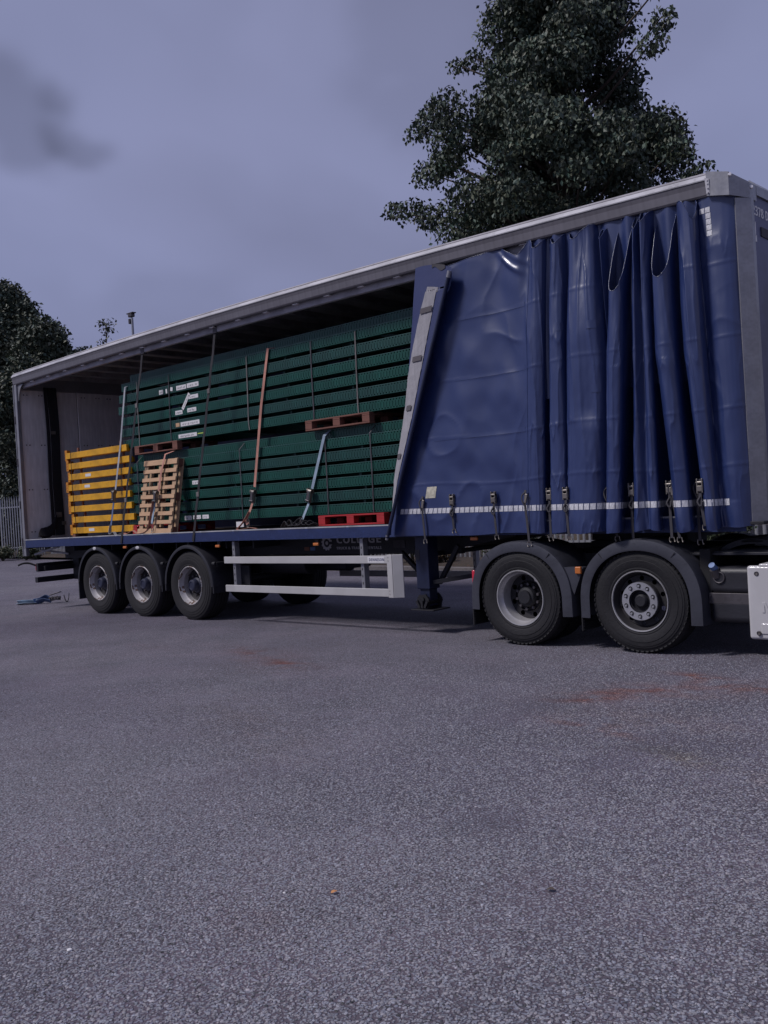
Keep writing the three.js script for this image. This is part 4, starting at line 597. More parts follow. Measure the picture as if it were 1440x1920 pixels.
// ------------------------------------------------------------------ cargo: bundles of racking uprights
{
  const LN = 7.2, hh = 0.13, pitch = 0.05;
  const sh = new THREE.Shape().moveTo(0, 0).lineTo(LN, 0).lineTo(LN, hh).lineTo(0, hh);
  for (let i = 0; i < LN / pitch - 1; i++) for (const y of [0.017, hh - 0.017]) { const x = 0.03 + i * pitch; sh.holes.push(new THREE.Path().moveTo(x, y - 0.0075).lineTo(x, y + 0.0075).lineTo(x + 0.017, y + 0.0075).lineTo(x + 0.017, y - 0.0075)); }
  const face = new THREE.ExtrudeGeometry(sh, { depth: 0.004, bevelEnabled: false }).translate(0, 0, -0.004);
  const ribs = []; for (let i = 0; i < LN / pitch - 1; i++) ribs.push(B(0.016, 0.06, 0.007, 0.063 + i * pitch, hh / 2, 0.001));
  const upG = join([face, ...ribs, bb(0, LN, hh - 0.003, hh, -0.09, -0.004), bb(0, LN, 0, 0.003, -0.09, -0.004)]);
  const edgeG = join([bb(0, LN, hh - 0.0035, hh + 0.0008, -0.012, 0.0008)]); M.greenEdge = mat(0.1, 0.2, 0.19, 0.45, 0.2, { map: chipped });
  const farG = join([bb(0, LN, 0, hh, -1.0, -0.93)]);
  const brace = (ht) => join(bb(0, 0.04, 0.002, ht - 0.002, -0.92, -0.1)), braceX = [0.2, 1.5, 2.8, 4.1, 5.4, 6.8];
  const braceA = brace(0.19), braceB = brace(0.176), braceC = brace(0.11), braceD = brace(0.1);
  const paper = (fr, x0, x1, y0, y1, rot = 0, m = M.paper, print = true) => {
    const cx = (x0 + x1) / 2, cy = (y0 + y1) / 2, mtx = M4(cx - fr.position.x, cy - fr.position.y, 0.0045, 0, 0, rot), l = part(fr, 'paper_label', [B(x1 - x0, y1 - y0, 0.002).applyMatrix4(mtx)], m);
    if (print) { const n = Math.max(4, Math.round((x1 - x0) / 0.018)), gs = []; for (let i = 1; i < n; i++) { const h = (y1 - y0) * (0.2 + 0.35 * hash(i, Math.round(x0 * 99), 4)); if (hash(i, Math.round(y0 * 99), 6) > 0.25) gs.push(B(0.006, h, 0.001, lerp(-0.42, 0.42, i / n) * (x1 - x0), (hash(i, 3, 8) - 0.5) * 0.01 - 0.004, 0.0016).applyMatrix4(mtx)); } if (gs.length) part(l, 'print', gs, M.paperPrint); }
  };
  const order = ['lowest', 'second lowest', 'third lowest', 'third highest below the loose one', 'second highest below the loose one', 'highest full one'];
  const mkBundle = (y0, step, ba, bName, up) => {
    const fr = [];
    for (let k = 0; k < 7; k++) {
      const top = k === 6, x = (up ? [3.02, 2.96, 3.0, 2.93, 2.97, 3.05, 3.2] : [3.05, 3.08, 3.0, 3.1, 3.06, 3.1, 3.3])[k], y = top ? y0 + 5 * step + hh + 0.001 : y0 + k * step;
      const g = thing('racking_frame', top ? `green racking frame laid set back on top of the ${bName} bundle` : `green perforated racking frame, ${order[k]} in the ${bName} bundle`, 'racking frame', [x, y, -0.35 - (top ? 0.09 : 0.012 * hash(k, up ? 1 : 2, 3))], 'green racking frames stacked in two bundles');
      mesh(upG, k % 3 === 1 ? M.greenDull : M.green, 'upright', g); mesh(farG, M.green, 'upright', g); mesh(edgeG, M.greenEdge, 'worn_edge', g); for (const bx of braceX) mesh(k === 5 ? braceC : top ? braceD : ba, M.green, 'cross_brace', g).position.x = bx; fr.push(g);
    } return fr;
  };
  const lo = mkBundle(1.5, 0.176, braceB, 'bottom', false), upB = mkBundle(2.79, 0.19, braceA, 'top', true);
  paper(upB[4], 4.15, 4.26, 3.56, 3.63); paper(upB[4], 4.33, 4.37, 3.56, 3.63, 0.1, M.paper, false); paper(upB[4], 4.46, 4.52, 3.58, 3.64, -0.2, M.paper, false); paper(upB[4], 4.62, 4.88, 3.57, 3.64); paper(upB[4], 4.9, 5.2, 3.575, 3.645);
  paper(upB[3], 4.93, 5.17, 3.4, 3.46); paper(upB[3], 4.7, 5.0, 3.345, 3.405, 0.85); paper(upB[2], 4.55, 4.74, 3.19, 3.255); paper(upB[2], 4.87, 5.1, 3.2, 3.262); paper(upB[1], 4.55, 4.65, 3.0, 3.06, 0, M.woodPale, false); paper(upB[1], 4.68, 5.17, 2.995, 3.062); paper(upB[0], 4.6, 5.08, 2.815, 2.875); paper(upB[0], 5.1, 5.26, 2.84, 2.855, 0, mat(0.5, 0.62, 0.1, 0.6), false);
  paper(lo[3], 4.88, 5.06, 2.07, 2.13); paper(lo[0], 4.64, 4.82, 1.52, 1.59); paper(lo[0], 4.86, 5.06, 1.53, 1.59); paper(lo[0], 5.1, 5.26, 1.53, 1.59);
  one('paper_label', [bb(6.0, 6.17, 1.38, 1.46, -0.28, -0.278)], M.paper, 'white card tag standing on the deck beside the orange strap', 'label');
  // scuffs of bare metal
  const bandX = [[3.52, 2], [4.42, 2], [6.36, 2], [7.72, 2], [8.56, 2]];
  bandX.forEach(([x], i) => { const pts = [V(x + 0.02, 3.905, -0.6), V(x + 0.02, 3.9, -0.45), V(x + 0.01, 3.845, -0.342), V(x, 3.4, -0.341), V(x - 0.01 * (i % 3), 2.9, -0.341), V(x - 0.01, 2.78, -0.345), V(x - 0.01, 2.775, -0.6)]; one('steel_band', [ribbon(pts, 0.02, 0.002)], i % 2 ? M.steelDark : M.zinc, 'thin steel band around the upper green bundle', 'steel band', 'steel bands on the upper bundle'); });
  [3.4, 6.09, 7.9, 8.73].forEach((x, i) => one('steel_band', [ribbon([V(x + 0.01, 2.63, -0.6), V(x + 0.01, 2.625, -0.45), V(x, 2.52, -0.342), V(x, 2, -0.341), V(x - 0.01, 1.495, -0.343), V(x - 0.01, 1.49, -0.6)], 0.018, 0.002)], M.steelDark, 'thin steel band around the lower green bundle', 'steel band', 'steel bands on the lower bundle'));

  // pallets
  function pallet(label, m, pos, W = 1.2, D = 0.8) {
    const p = thing('pallet', label, 'pallet', pos);
    const bd = join(RB(W, 0.02, 0.1, 0, 0, 0, 0.003)), bl = join(RB(0.13, 0.078, 0.1, 0, 0, 0, 0.004)), st = join(RB(0.13, 0.02, D, 0, 0, 0, 0.003));
    for (let i = 0; i < 5; i++) mesh(bd, m, 'deck_board', p).position.set(W / 2, 0.134, -0.05 - i * (D - 0.1) / 4);
    for (let i = 0; i < 3; i++) { const z = -0.05 - i * (D - 0.1) / 2; mesh(bd, m, 'runner_board', p).position.set(W / 2, 0.012, z); for (let k = 0; k < 3; k++) mesh(bl, m, 'block', p).position.set(0.065 + k * (W - 0.13) / 2, 0.062, z); }
    for (let k = 0; k < 3; k++) mesh(st, m, 'cross_board', p).position.set(0.065 + k * (W - 0.13) / 2, 0.113, -D / 2); return p;
  }
  pallet('dark brown pallet between the green bundles near the curtain', M.woodBrown, [7.58, 2.643, -0.3]);
  pallet('dark brown pallet between the green bundles above the pale upright pallet', M.woodBrown, [3.42, 2.643, -0.3]);
  pallet('bright red pallet under the lower green bundle beside the curtain', M.woodRed, [7.77, 1.345, -0.26]);
  pallet('red pallet under the lower green bundle behind the pale upright pallet', M.woodRed, [3.22, 1.335, -0.3]);
  { // pale pallet standing on its edge, leaning against the bundle
    const p = thing('pallet', 'pale new wooden pallet standing upright on the deck, leaning on the load', 'pallet', [3.78, 1.336, -0.03]);
    p.rotation.x = -0.17; p.rotation.z = -0.012; const W = 0.92, slat = [0.08, 0.06, 0.062, 0.058, 0.065, 0.058, 0.06, 0.062, 0.085];
    for (let i = 0; i < 9; i++) { const o = part(p, 'slat', [RB(W + 0.02 * (hash(i, 1, 1) - 0.5), slat[i], 0.02, W / 2, 0.05 + i * 0.1375, 0, 0.003)], M.woodPale); o.rotation.z = 0.012 * (hash(i, 2, 2) - 0.5); }
    for (let k = 0; k < 3; k++) { const x = 0.06 + k * (W - 0.12) / 2; part(p, 'stringer_board', [RB(0.1, 1.2, 0.02, x, 0.6, -0.022, 0.003)], M.woodPaleV); part(p, 'foot_board', [RB(0.1, 1.2, 0.02, x, 0.6, -0.125, 0.003)], M.woodPaleV); for (const y of [0.06, 0.6, 1.14]) part(p, 'block', [RB(0.1, 0.12, 0.08, x, y, -0.073, 0.004)], M.woodBrown); }
  }
  // yellow racking beams
  const bg = join([RB(2.0, 0.108, 0.05, 1.0, 0.06, -0.025, 0.006, 2), bb(0.02, 1.98, 0.02, 0.1, -0.09, -0.05)]), eg = join([bb(-0.06, 0.02, -0.02, 0.17, 0.0, 0.006), bb(-0.06, -0.054, -0.02, 0.17, -0.1, 0.0), ...Array.from({ length: 3 }, (_, i) => bb(-0.05, -0.02, 0.01 + i * 0.05, 0.03 + i * 0.05, 0.006, 0.01))]);
  const nth = ['bottom', 'second', 'third', 'fourth', 'fifth', 'sixth', 'seventh', 'topmost'];
  for (let k = 0; k < 8; k++) {
    const x = 1.2 + 0.07 * (hash(k, 3, 1) - 0.3) + (k < 3 ? 0.05 : 0), y = 1.375 + k * 0.194;
    const b = thing('racking_beam', `yellow box racking beam with end bracket, ${nth[k]} in the stack from the deck`, 'racking beam', [x, y, -0.3], 'yellow racking beams stacked beside the rear doors');
    mesh(bg, M.yellow, 'beam', b); mesh(eg, M.orange, 'end_bracket', b).position.set(0, 0, -0.004 - 0.02 * (k % 2)); part(b, 'spacer', [bb(0.3, 0.34, 0.118, 0.194, -0.09, -0.06), bb(1.7, 1.74, 0.118, 0.194, -0.09, -0.06)], M.woodBrown);
    if ([0, 4, 5].includes(k)) part(b, 'paper_label', [bb(0.58, 0.76, 0.04, 0.09, 0.0005, 0.002)], M.paper);
    const c = thing('racking_beam', `yellow racking beam in the back row, ${nth[k]} from the deck, only its bracket showing`, 'racking beam', [x - 0.09 - 0.05 * hash(k, 9, 2), y, -0.405], 'yellow racking beams stacked beside the rear doors');
    mesh(bg, M.yellow, 'beam', c); mesh(eg, M.orange, 'end_bracket', c);
  }
  one('timber_bearer', [bb(1.25, 1.35, 1.315, 1.375, -0.55, -0.3), bb(2.9, 3.0, 1.322, 1.375, -0.55, -0.3)], M.woodBrown, 'pair of dark timber bearers under the yellow beams', 'timber');
  one('steel_band', [ribbon([V(1.36, 2.87, -0.297), V(1.35, 2.2, -0.296), V(1.42, 1.35, -0.296)], 0.012, 0.002)], M.strapBlack, 'thin dark band around the yellow beams', 'steel band');
}
// ------------------------------------------------------------------ ratchet straps
function ratchet(parent, x, y, z, tilt = 0) {
  const r = sub(parent, 'ratchet', [x, y, z]); r.rotation.z = tilt;
  part(r, 'side_plate', [RB(0.006, 0.2, 0.045, -0.03, 0, 0.02, 0.003), RB(0.006, 0.2, 0.045, 0.03, 0, 0.02, 0.003)], M.zinc);
  part(r, 'spindle', [C(V(-0.04, 0.06, 0.02), V(0.04, 0.06, 0.02), 0.028, 0.028, 12), C(V(-0.035, -0.08, 0.02), V(0.035, -0.08, 0.02), 0.012, 0.012, 8), ...[-1, 1].map((s) => C(V(s * 0.034, 0.06, 0.02), V(s * 0.04, 0.06, 0.02), 0.036, 0.036, 10))], M.zinc);
  part(r, 'handle', [RB(0.05, 0.12, 0.008, 0, 0.0, 0.05, 0.003), C(V(-0.035, -0.07, 0.05), V(0.035, -0.07, 0.05), 0.012, 0.012, 8)], M.steelDark);
}
const hookG = (x, y, z) => [TUBE([V(x - 0.02, y + 0.12, z), V(x - 0.025, y + 0.06, z), V(x - 0.012, y, z + 0.01), V(x, y - 0.01, z + 0.025)], 0.006, 12, 6), TUBE([V(x + 0.02, y + 0.12, z), V(x + 0.025, y + 0.06, z), V(x + 0.012, y, z + 0.01), V(x, y - 0.01, z + 0.025)], 0.006, 12, 6)];
{
  let s = thing('ratchet_strap', 'salmon orange ratchet strap over both green bundles', 'strap');
  part(s, 'webbing', [ribbon([V(7.0, 3.905, -0.75), V(6.9, 3.905, -0.5), V(6.86, 3.89, -0.34), V(6.66, 3.11, -0.328), V(6.42, 1.95, -0.318)], 0.05, 0.004), ribbon(smoothPts([V(6.4, 1.75, -0.29), V(6.36, 1.6, -0.25), V(6.3, 1.47, -0.22), V(6.36, 1.42, -0.2)], 14), 0.045, 0.004)], M.strapSalmon);
  ratchet(s, 6.4, 1.82, -0.315, -0.18); part(s, 'hook', hookG(6.37, 1.37, -0.2), M.zinc);
  part(s, 'loose_tail', [ribbon(smoothPts([V(6.36, 1.6, -0.24), V(6.28, 1.45, -0.18), V(6.2, 1.36, -0.14), V(6.3, 1.35, -0.1), V(6.5, 1.37, -0.12), V(6.62, 1.352, -0.15)], 24), 0.05, 0.004, V(0.3, 0, 1))], M.strapSalmon);
  s = thing('ratchet_strap', 'pale blue ratchet strap over the lower green bundle', 'strap');
  part(s, 'webbing', [ribbon([V(8.0, 2.64, -0.6), V(7.93, 2.63, -0.42), V(7.9, 2.56, -0.338), V(7.62, 1.86, -0.322)], 0.05, 0.004)], M.strapBlue); part(s, 'lower_webbing', [ribbon([V(7.57, 1.68, -0.3), V(7.5, 1.45, -0.22)], 0.045, 0.004)], M.strapBlue);
  ratchet(s, 7.59, 1.77, -0.315, -0.3); part(s, 'hook', hookG(7.5, 1.365, -0.2), M.zinc);
  const r = mulberry(77); part(s, 'loose_tail', Array.from({ length: 5 }, (_, i) => ribbon(smoothPts([V(7.1 + 0.1 * i, 1.36, -0.2 + 0.03 * i), V(7.22 + 0.1 * i, 1.4 + 0.07 * r(), -0.16), V(7.36 + 0.1 * i, 1.37, -0.1), V(7.46 + 0.09 * i, 1.38 + 0.06 * r(), -0.16), V(7.6 + 0.07 * i, 1.352, -0.2)], 20), 0.05, 0.004, V(0.2, 0.4, 1))), M.strapGrey);
  s = thing('ratchet_strap', 'whitish ratchet strap at the end of the green bundles by the yellow beams', 'strap');
  part(s, 'webbing', [ribbon([V(3.28, 3.86, -0.45), V(3.2, 3.8, -0.33), V(3.02, 2.9, -0.3), V(2.9, 2.1, -0.22)], 0.045, 0.004)], M.strapWhite); part(s, 'lower_webbing', [ribbon([V(2.87, 1.95, -0.2), V(2.84, 1.5, -0.13)], 0.045, 0.004)], M.strapBlueDark);
  ratchet(s, 2.885, 2.0, -0.21, -0.12); part(s, 'hook', hookG(2.83, 1.36, -0.12), M.zinc); part(s, 'loose_tail', [ribbon(smoothPts([V(2.84, 1.5, -0.12), V(2.9, 1.36, -0.06), V(3.0, 1.39, -0.08), V(3.12, 1.335, -0.05), V(3.2, 1.36, -0.1)], 18), 0.05, 0.004, V(0.2, 0, 1))], M.strapWhite);
  s = thing('ratchet_strap', 'orange ratchet strap holding the pale upright pallet', 'strap');
  part(s, 'webbing', [ribbon([V(4.5, 2.63, -0.33), V(4.43, 2.58, -0.2), V(4.36, 2.3, -0.15), V(4.33, 2.0, -0.1)], 0.045, 0.004)], M.strapSalmon); part(s, 'lower_webbing', [ribbon([V(4.28, 1.85, -0.06), V(4.24, 1.5, -0.0)], 0.045, 0.004)], M.strapBlue);
  ratchet(s, 4.3, 1.92, -0.085, -0.15); part(s, 'hook', hookG(4.24, 1.37, -0.004), M.zinc);
  part(s, 'loose_tail', [ribbon(smoothPts([V(4.27, 1.85, -0.03), V(4.18, 1.6, -0.02), V(4.05, 1.4, -0.04), V(3.8, 1.35, -0.02), V(3.6, 1.4, -0.06), V(3.42, 1.342, -0.05), V(3.3, 1.36, -0.1)], 30), 0.05, 0.004, V(0.25, 0, 1))], M.strapSalmon);
  // strap left lying on the yard
  s = thing('ratchet_strap', 'pale blue ratchet strap lying crumpled on the asphalt behind the trailer', 'strap', [-0.95, 0, -0.62]); s.rotation.y = 0.62; s.scale.set(0.85, 1.5, 1.1);
  part(s, 'webbing', [ribbon(smoothPts([V(-0.42, 0.03, 0), V(-0.2, 0.035, 0.03), V(0, 0.03, 0.0), V(0.14, 0.03, 0.04)], 16), 0.09, 0.006, V(0, 0.55, 0.8)), ribbon(smoothPts([V(-0.4, 0.012, 0.06), V(-0.1, 0.02, 0.1), V(0.1, 0.012, 0.06)], 14), 0.09, 0.006, V(0, 0.2, 1))], M.strapBlue);
  part(s, 'folded_webbing', [ribbon(smoothPts([V(0.0, 0.03, 0.03), V(0.14, 0.04, 0.02), V(0.28, 0.075, -0.02), V(0.4, 0.05, 0.0)], 14), 0.1, 0.006, V(0, 0.8, 0.6)), ribbon(smoothPts([V(0.1, 0.03, 0.1), V(0.25, 0.05, 0.06), V(0.42, 0.03, 0.05)], 14), 0.06, 0.006, V(0, 0.7, 0.7))], M.strapBlueDark);
  const rr = sub(s, 'ratchet', [0.5, 0.04, 0]); part(rr, 'side_plate', [RB(0.24, 0.05, 0.006, 0, 0.02, 0.04, 0.002, 1, 0, 0, 0.1), RB(0.24, 0.05, 0.006, 0, 0.02, -0.04, 0.002)], M.steelDark); part(rr, 'spindle', [-0.1, -0.04, 0.04, 0.1].map((x) => C(V(x, 0.03, -0.06), V(x, 0.03, 0.06), 0.014, 0.014, 8)), M.zinc); part(rr, 'handle', [RB(0.26, 0.012, 0.09, 0.02, 0.085, 0, 0.004, 1, 0, 0, 0.15)], M.steelDark);
  part(s, 'hook', [TUBE([V(0.74, 0.1, 0.02), V(0.77, 0.03, 0.01), V(0.8, 0.008, 0), V(0.84, 0.05, 0), V(0.86, 0.12, 0)], 0.009, 16, 6)], M.steelDark);
}

// ------------------------------------------------------------------ vegetation
function leaves(N, place, size, colour, seed, droop = 0.5) {
  const r = mulberry(seed), P = new Float32Array(N * 18), C3 = new Float32Array(N * 18), d = V(), s = V(), n = V(), c = V(), q = [V(), V(), V(), V()];
  for (let i = 0; i < N; i++) {
    const out = place(r, c); const L = size * (0.65 + 0.7 * r()), W = L * (0.36 + 0.2 * r());
    d.set(r() - 0.5, r() - 0.5 - droop * 0.5, r() - 0.5).normalize(); n.set(r() - 0.5, r() * 0.9 - 0.1, r() - 0.5).normalize(); s.crossVectors(d, n).normalize(); n.crossVectors(s, d);
    q[0].copy(c); q[1].copy(c).addScaledVector(d, L * 0.45).addScaledVector(s, W * 0.7).addScaledVector(n, L * 0.1); q[2].copy(c).addScaledVector(d, L); q[3].copy(c).addScaledVector(d, L * 0.45).addScaledVector(s, -W * 0.7).addScaledVector(n, L * 0.1);
    [0, 1, 2, 0, 2, 3].forEach((k, j) => { const o = i * 18 + j * 3; P[o] = q[k].x; P[o + 1] = q[k].y; P[o + 2] = q[k].z; });
    const k = (0.7 + 0.6 * r()) * (c.tone ?? 1), y = r(); for (let j = 0; j < 6; j++) { const o = i * 18 + j * 3; C3[o] = 0.85 * colour[0] * k * (0.8 + 0.5 * y); C3[o + 1] = 0.85 * colour[1] * k; C3[o + 2] = 0.85 * colour[2] * k * (1.1 - 0.3 * y); }
  }
  const g = new THREE.BufferGeometry(); g.setAttribute('position', new THREE.BufferAttribute(P, 3)); g.setAttribute('color', new THREE.BufferAttribute(C3, 3)); g.computeVertexNormals(); return g;
}
const gauss = (r) => (r() + r() + r() + r() - 2) * 0.87;
function tree(name, label, base, env, o) {
  const t = thing(name, label, 'tree', base, o.group), r = mulberry(o.seed), clumps = [], limbs = [];
  const at = (y) => { for (let i = 0; i < env.length - 1; i++) if (y <= env[i + 1][0]) { const k = (y - env[i][0]) / (env[i + 1][0] - env[i][0]); return [lerp(env[i][1], env[i + 1][1], k), lerp(env[i][2], env[i + 1][2], k)]; } const e = env[env.length - 1]; return [e[1], e[2]]; };
  const y0 = env[0][0], y1 = env[env.length - 1][0], trunkTop = lerp(y0, y1, 0.86), tx = (y) => { const [a, b] = at(clamp(y, y0, y1)); return ((a + b) / 2 - base[0]) * sstep(y0 - 1, y1, y) * 0.8; };
  for (let i = 0; i < o.clumps; i++) {
    const y = lerp(y0, y1, Math.pow(r(), 0.9)), [a, b] = at(y), cx = (a + b) / 2 - base[0], R = (b - a) / 2, th = r() * Math.PI * 2, rad = Math.sqrt(0.12 + 0.88 * r()), cr2 = o.clR * (0.6 + 0.7 * r());
    const rr = Math.max(0.05, R * rad - cr2 * 0.55); clumps.push([cx + Math.cos(th) * rr, y, Math.sin(th) * rr * 0.95, cr2]);
  }
  for (const e of o.extra || []) clumps.push([e[0] - base[0], e[1], (e[2] ?? base[2]) - base[2], e[3] ?? o.clR * 0.6]);
  const tp = Array.from({ length: 9 }, (_, i) => { const y = trunkTop * i / 8; return V(tx(y) + 0.1 * Math.sin(i), y, 0.1 * Math.cos(i * 1.7)); });
  const tg = []; for (let i = 0; i < 8; i++) tg.push(C(tp[i], tp[i + 1], o.trunk * (1 - i / 9), o.trunk * (1 - (i + 1) / 9), 9, true));
  part(t, 'trunk', tg, M.bark);
  for (const [x, y, z, cr2] of clumps) { const ys = Math.max(0.8, y - 0.6 - 0.5 * Math.hypot(x, z) * 0.6), k = clamp(ys / trunkTop), f = k * 8, i = Math.min(7, Math.floor(f)), s = tp[i].clone().lerp(tp[i + 1], f - i), m = V(lerp(s.x, x, 0.5), lerp(s.y, y, 0.4), lerp(s.z, z, 0.5)); limbs.push(C(s, m, o.trunk * 0.2, o.trunk * 0.12, 5, true), C(m, V(x, y, z), o.trunk * 0.12, o.trunk * 0.05, 5, true)); }
  part(t, 'limbs', limbs, M.bark);
  const w = clumps.map((c) => c[3] ** 2.4), tot = w.reduce((a, b) => a + b), cum = []; w.reduce((a, b, i) => cum[i] = a + b, 0);
  const place = (r, c) => {
    const u = r() * tot; let lo = 0, hi = cum.length - 1; while (lo < hi) { const m = lo + hi >> 1; cum[m] < u ? lo = m + 1 : hi = m; } const k = clumps[lo]; c.tone = 0.72 + 0.56 * hash(lo, 5, 9);
    const gx = gauss(r), gy = gauss(r), gz = gauss(r), L = Math.hypot(gx, gy, gz), sh = L > 0.001 ? Math.min(1.35, Math.pow(L, 0.6)) / L : 1; c.set(k[0] + gx * sh * k[3], k[1] + gy * sh * k[3] * 0.72 - 0.12 * k[3] * (gx * gx + gz * gz), k[2] + gz * sh * k[3]);
  };
  const cw = mesh(leaves(o.leaves, place, o.leaf, o.colour, o.seed + 5, o.droop), M_leaf, 'crown', t); return t;
}
tree('broadleaf_tree', 'tall dark leafy tree rising behind the trailer roof', [5.0, 0.1, -12],
  [[4.4, 2.8, 7.2], [6, 1.9, 8], [7.5, 1.6, 8.6], [8.2, 1.6, 8.6], [9, 1.4, 8.3], [9.7, 1.2, 7.9], [10.6, 1.4, 7.5], [11.4, 1.5, 7.3], [11.8, 2.0, 7.2], [12.2, 3.2, 7.1], [13, 3.3, 7.0], [13.9, 3.5, 6.8], [15, 3.9, 6.6], [16.4, 4.3, 6.1], [17.4, 4.9, 5.6]],
  { seed: 11, clumps: 270, clR: 0.6, leaves: 185000, leaf: 0.118, colour: [0.054, 0.08, 0.054], trunk: 0.3, droop: 0.9, extra: [[-0.3, 9.75, -11.6, 0.3], [0.3, 9.6, -11.6, 0.42], [0.9, 9.3, -11.8, 0.5], [0.6, 11.7, -11.7, 0.34], [1.1, 11.9, -11.7, 0.42], [8.55, 8.35, -11.6, 0.3], [8.2, 8.2, -11.6, 0.4], [7.85, 11.95, -11.6, 0.3], [7.6, 11.5, -11.6, 0.36], [2.6, 13.0, -11.8, 0.35], [7.6, 9.6, -11.8, 0.4], [7.8, 12.7, -11.7, 0.28], [2.2, 12.9, -11.6, 0.25], [8.0, 9.0, -11.6, 0.4], [1.0, 10.4, -11.6, 0.45]] });
tree('broadleaf_tree', 'large dense tree beyond the palisade fence, tallest of the distant trees', [-36, 0.2, -17.5], [[2, -39.5, -32], [5, -40.5, -31.1], [8.5, -40, -31.5], [11, -39, -32.1], [13, -38, -33.3], [14.8, -36.7, -35]], { seed: 23, clumps: 150, clR: 1.1, leaves: 90000, leaf: 0.22, colour: [0.06, 0.08, 0.055], trunk: 0.4, droop: 0.2, group: 'trees beyond the fence' });
tree('broadleaf_tree', 'medium rounded tree beyond the fence, between the tallest and the shortest', [-30.2, 0.2, -17], [[1.5, -33, -27.4], [4, -33.5, -27], [8, -33.4, -27.4], [10.3, -32.8, -28.4], [11.8, -31.6, -29.8]], { seed: 29, clumps: 110, clR: 0.95, leaves: 60000, leaf: 0.22, colour: [0.06, 0.08, 0.055], trunk: 0.3, droop: 0.2, group: 'trees beyond the fence' });
tree('broadleaf_tree', 'shorter bushy tree beyond the fence beside the trailer rear', [-26.9, 0.2, -17.5], [[1.5, -29.3, -24.9], [5, -29.3, -25], [7.8, -28.9, -25.6], [9.3, -28.3, -26.3], [10.2, -27.5, -26.9]], { seed: 31, clumps: 70, clR: 0.75, leaves: 32000, leaf: 0.2, colour: [0.06, 0.08, 0.055], trunk: 0.2, droop: 0.2, group: 'trees beyond the fence' });
tree('broadleaf_tree', 'thin sparse treetop showing just above the trailer roof', [-23.6, 0.2, -16.5], [[3, -25, -22.4], [7, -25, -22.4], [9, -24.2, -22.8], [10.3, -23.7, -23.1], [11.1, -23.45, -23.3]], { seed: 37, clumps: 46, clR: 0.36, leaves: 900, leaf: 0.16, colour: [0.06, 0.075, 0.055], trunk: 0.12, droop: 0.2, group: 'trees beyond the fence' });
// shrubs and weeds on the verge
function shrub(label, x, z, R, H, n, seed, colour, leaf = 0.07) {
  const t = thing('shrub', label, 'shrub', [x, 0.12, z], 'shrubs and weeds along the verge'), r = mulberry(seed), st = [];
  for (let i = 0; i < 9; i++) { const a = r() * 6.28; st.push(C(V(0, -0.15, 0), V(Math.cos(a) * R * 0.6, H * (0.5 + 0.4 * r()), Math.sin(a) * R * 0.6), 0.02, 0.006, 5)); } part(t, 'stems', st, M.bark);
  const cl = Array.from({ length: 9 }, () => { const a = r() * 6.28, q = Math.sqrt(r()) * R * 0.8; return [Math.cos(a) * q, H * (0.2 + 0.65 * r()), Math.sin(a) * q, R * (0.3 + 0.25 * r())]; });
  mesh(leaves(n, (r, c) => { const k = cl[Math.floor(r() * 9)]; c.set(k[0] + gauss(r) * k[3], Math.max(0.02, k[1] + gauss(r) * k[3] * 0.8), k[2] + gauss(r) * k[3]); }, leaf, colour, seed + 3, 0.1), M_leaf, 'foliage', t);
}
{
  const r = mulberry(91);
  for (let i = 0; i < 14; i++) { const x = -5 + i * 1.35 + r() * 0.6, low = i % 3 === 0; shrub(low ? 'low weedy shrub on the verge behind the kerb' : 'leafy green shrub growing in front of the palisade fence behind the trailer', x, edge(x) - 0.75 - 0.7 * r(), low ? 0.35 : 0.6, low ? 0.45 : 1.1, low ? 700 : 2200, 100 + i, low ? [0.1, 0.075, 0.04] : [0.05, 0.07, 0.035]); }
  for (let i = 0; i < 8; i++) { const x = -33 + i * 1.45; shrub('low weeds at the foot of the palisade fence left of the trailer', x, edge(-22) - 1.5 + Math.max(0, -22 - x) * 0.29 + 0.3 * r(), 0.5, 0.45, 1500, 200 + i, [0.055, 0.07, 0.035], 0.1); }
  for (let i = 0; i < 9; i++) { const x = -34 + i * 1.9; shrub('dark undergrowth behind the palisade fence under the distant trees', x, edge(x) - 3.6 - r(), 1.6, 3.0, 4200, 300 + i, [0.035, 0.05, 0.028], 0.16); }
}
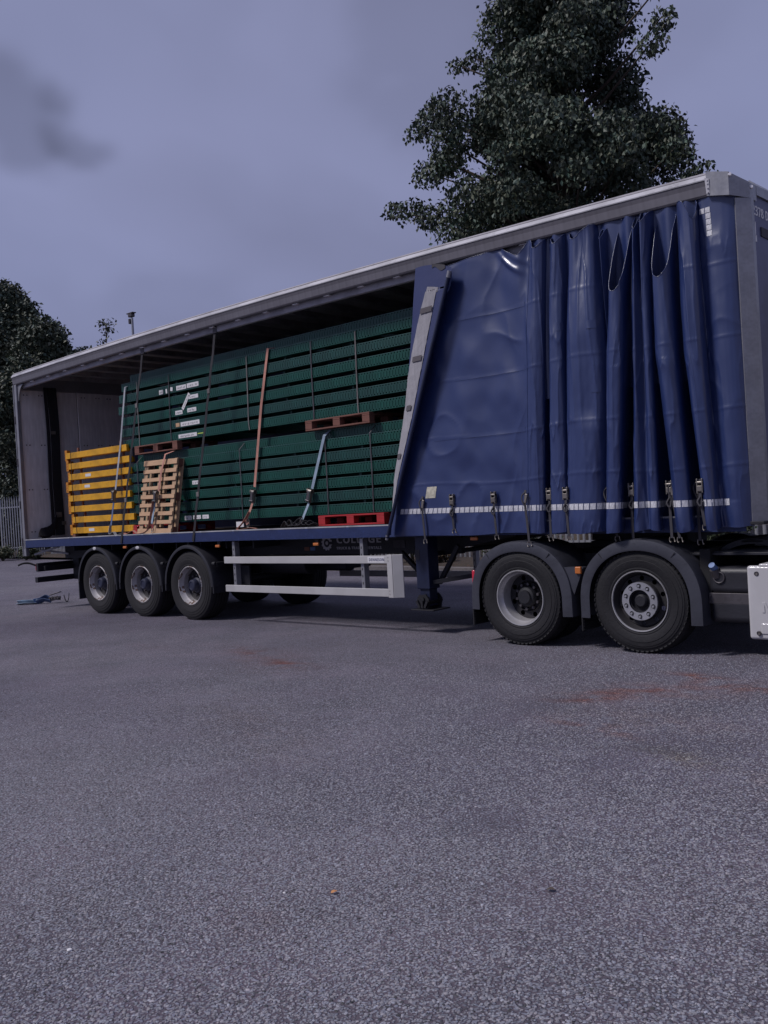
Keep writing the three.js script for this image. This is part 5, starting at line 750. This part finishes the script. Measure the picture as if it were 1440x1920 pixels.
// palisade fence in panels
{
  const ang = -Math.atan(0.12), pg = join([sweep([[0, 1], [2.62, 1], [2.72, 0.45], [2.8, 0.02]].map(([y, k]) => [V(-0.033 * k, y, 0), V(-0.012 * k, y, 0.014), V(0.012 * k, y, 0.014), V(0.033 * k, y, 0), V(0.012 * k, y, 0.01), V(-0.012 * k, y, 0.01)]))]);
  const rg = join([bb(-1.375, 1.375, 2.3, 2.35, -0.05, -0.005), bb(-1.375, 1.375, 0.45, 0.5, -0.05, -0.005)]), og = join([bb(-1.42, -1.34, -0.1, 2.7, -0.1, -0.055)]);
  for (let i = 0; i < 19; i++) {
    const x = -37.5 + i * 2.73, bend = x < -22, z = bend ? edge(-22) - 1.9 + (-22 - x) * 0.29 : edge(x) - 1.9, p = thing('palisade_fence_panel', 'grey steel palisade fence panel with pointed pales along the verge', 'fence', [x, 0.08, z], 'palisade fence panels'); p.rotation.y = bend ? Math.atan(0.29) : ang;
    for (let k = 0; k < 18; k++) { const o = mesh(pg, M.fence, 'pale', p); o.position.set(-1.3 + k * 0.153, 0.02 + 0.012 * hash(i, k, 2), 0); }
    mesh(rg, M.fence, 'rail', p); mesh(og, M.fence, 'post', p);
  }
}
// camera mast
{
  const m = thing('camera_mast', 'slim grey security camera mast beyond the trailer roof', 'mast', [-20.35, 0.1, -16]);
  part(m, 'mast_tube', [C(V(0, 0, 0), V(0, 10.7, 0), 0.1, 0.055, 12)], M.fence); part(m, 'camera_head', [RB(0.3, 0.16, 0.2, -0.05, 10.82, 0, 0.03), RB(0.12, 0.24, 0.14, -0.1, 10.55, 0.05, 0.03), RB(0.5, 0.05, 0.22, -0.05, 10.92, 0, 0.02)], M.steelDark);
}
// ------------------------------------------------------------------ litter on the asphalt
{
  const leafShape = (L) => { const g = grid((u, v) => { const w = Math.sin(Math.PI * Math.pow(u, 0.8)) * 0.32 * L; return [(u - 0.5) * L, 0.004 + 0.006 * Math.sin(u * 3) + 0.01 * Math.abs(v - 0.5) * L * 8, (v - 0.5) * 2 * w]; }, 6, 4, true); return g; };
  const lf = (label, x, z, L, m, a) => { const o = one('fallen_leaf', [leafShape(L)], m, label, 'leaf'); o.position.set(x, 0.002, z); o.rotation.y = a; };
  lf('small orange leaf lying on the asphalt', 14.079, 5.782, 0.035, mat(0.55, 0.25, 0.1, 0.8), 1.3); lf('small dark leaf on the asphalt towards the lorry cab', 14.8, 5.26, 0.04, M.bark, 0.4);
  const st = (label, x, z, s, m) => { const g = new THREE.IcosahedronGeometry(s, 1); const p = g.attributes.position; for (let i = 0; i < p.count; i++) { const k = 0.8 + 0.4 * hash(Math.round(p.getX(i) * 9e3), Math.round(p.getZ(i) * 9e3), 4); p.setXYZ(i, p.getX(i) * k * 1.3, p.getY(i) * k * 0.6, p.getZ(i) * k); } g.computeVertexNormals(); const o = one('pebble', [g], m, label, 'pebble'); o.position.set(x, s * 0.45, z); };
  st('white stone chip lying on the near asphalt', 13.611, 6.718, 0.009, M.paper); st('small pale stone on the asphalt, farther from the lorry cab', 13.9, 5.9, 0.005, M.paper);
}
scene.traverse((o) => { if (o.isMesh) o.castShadow = o.receiveShadow = true; });
renderer.render(scene, camera);
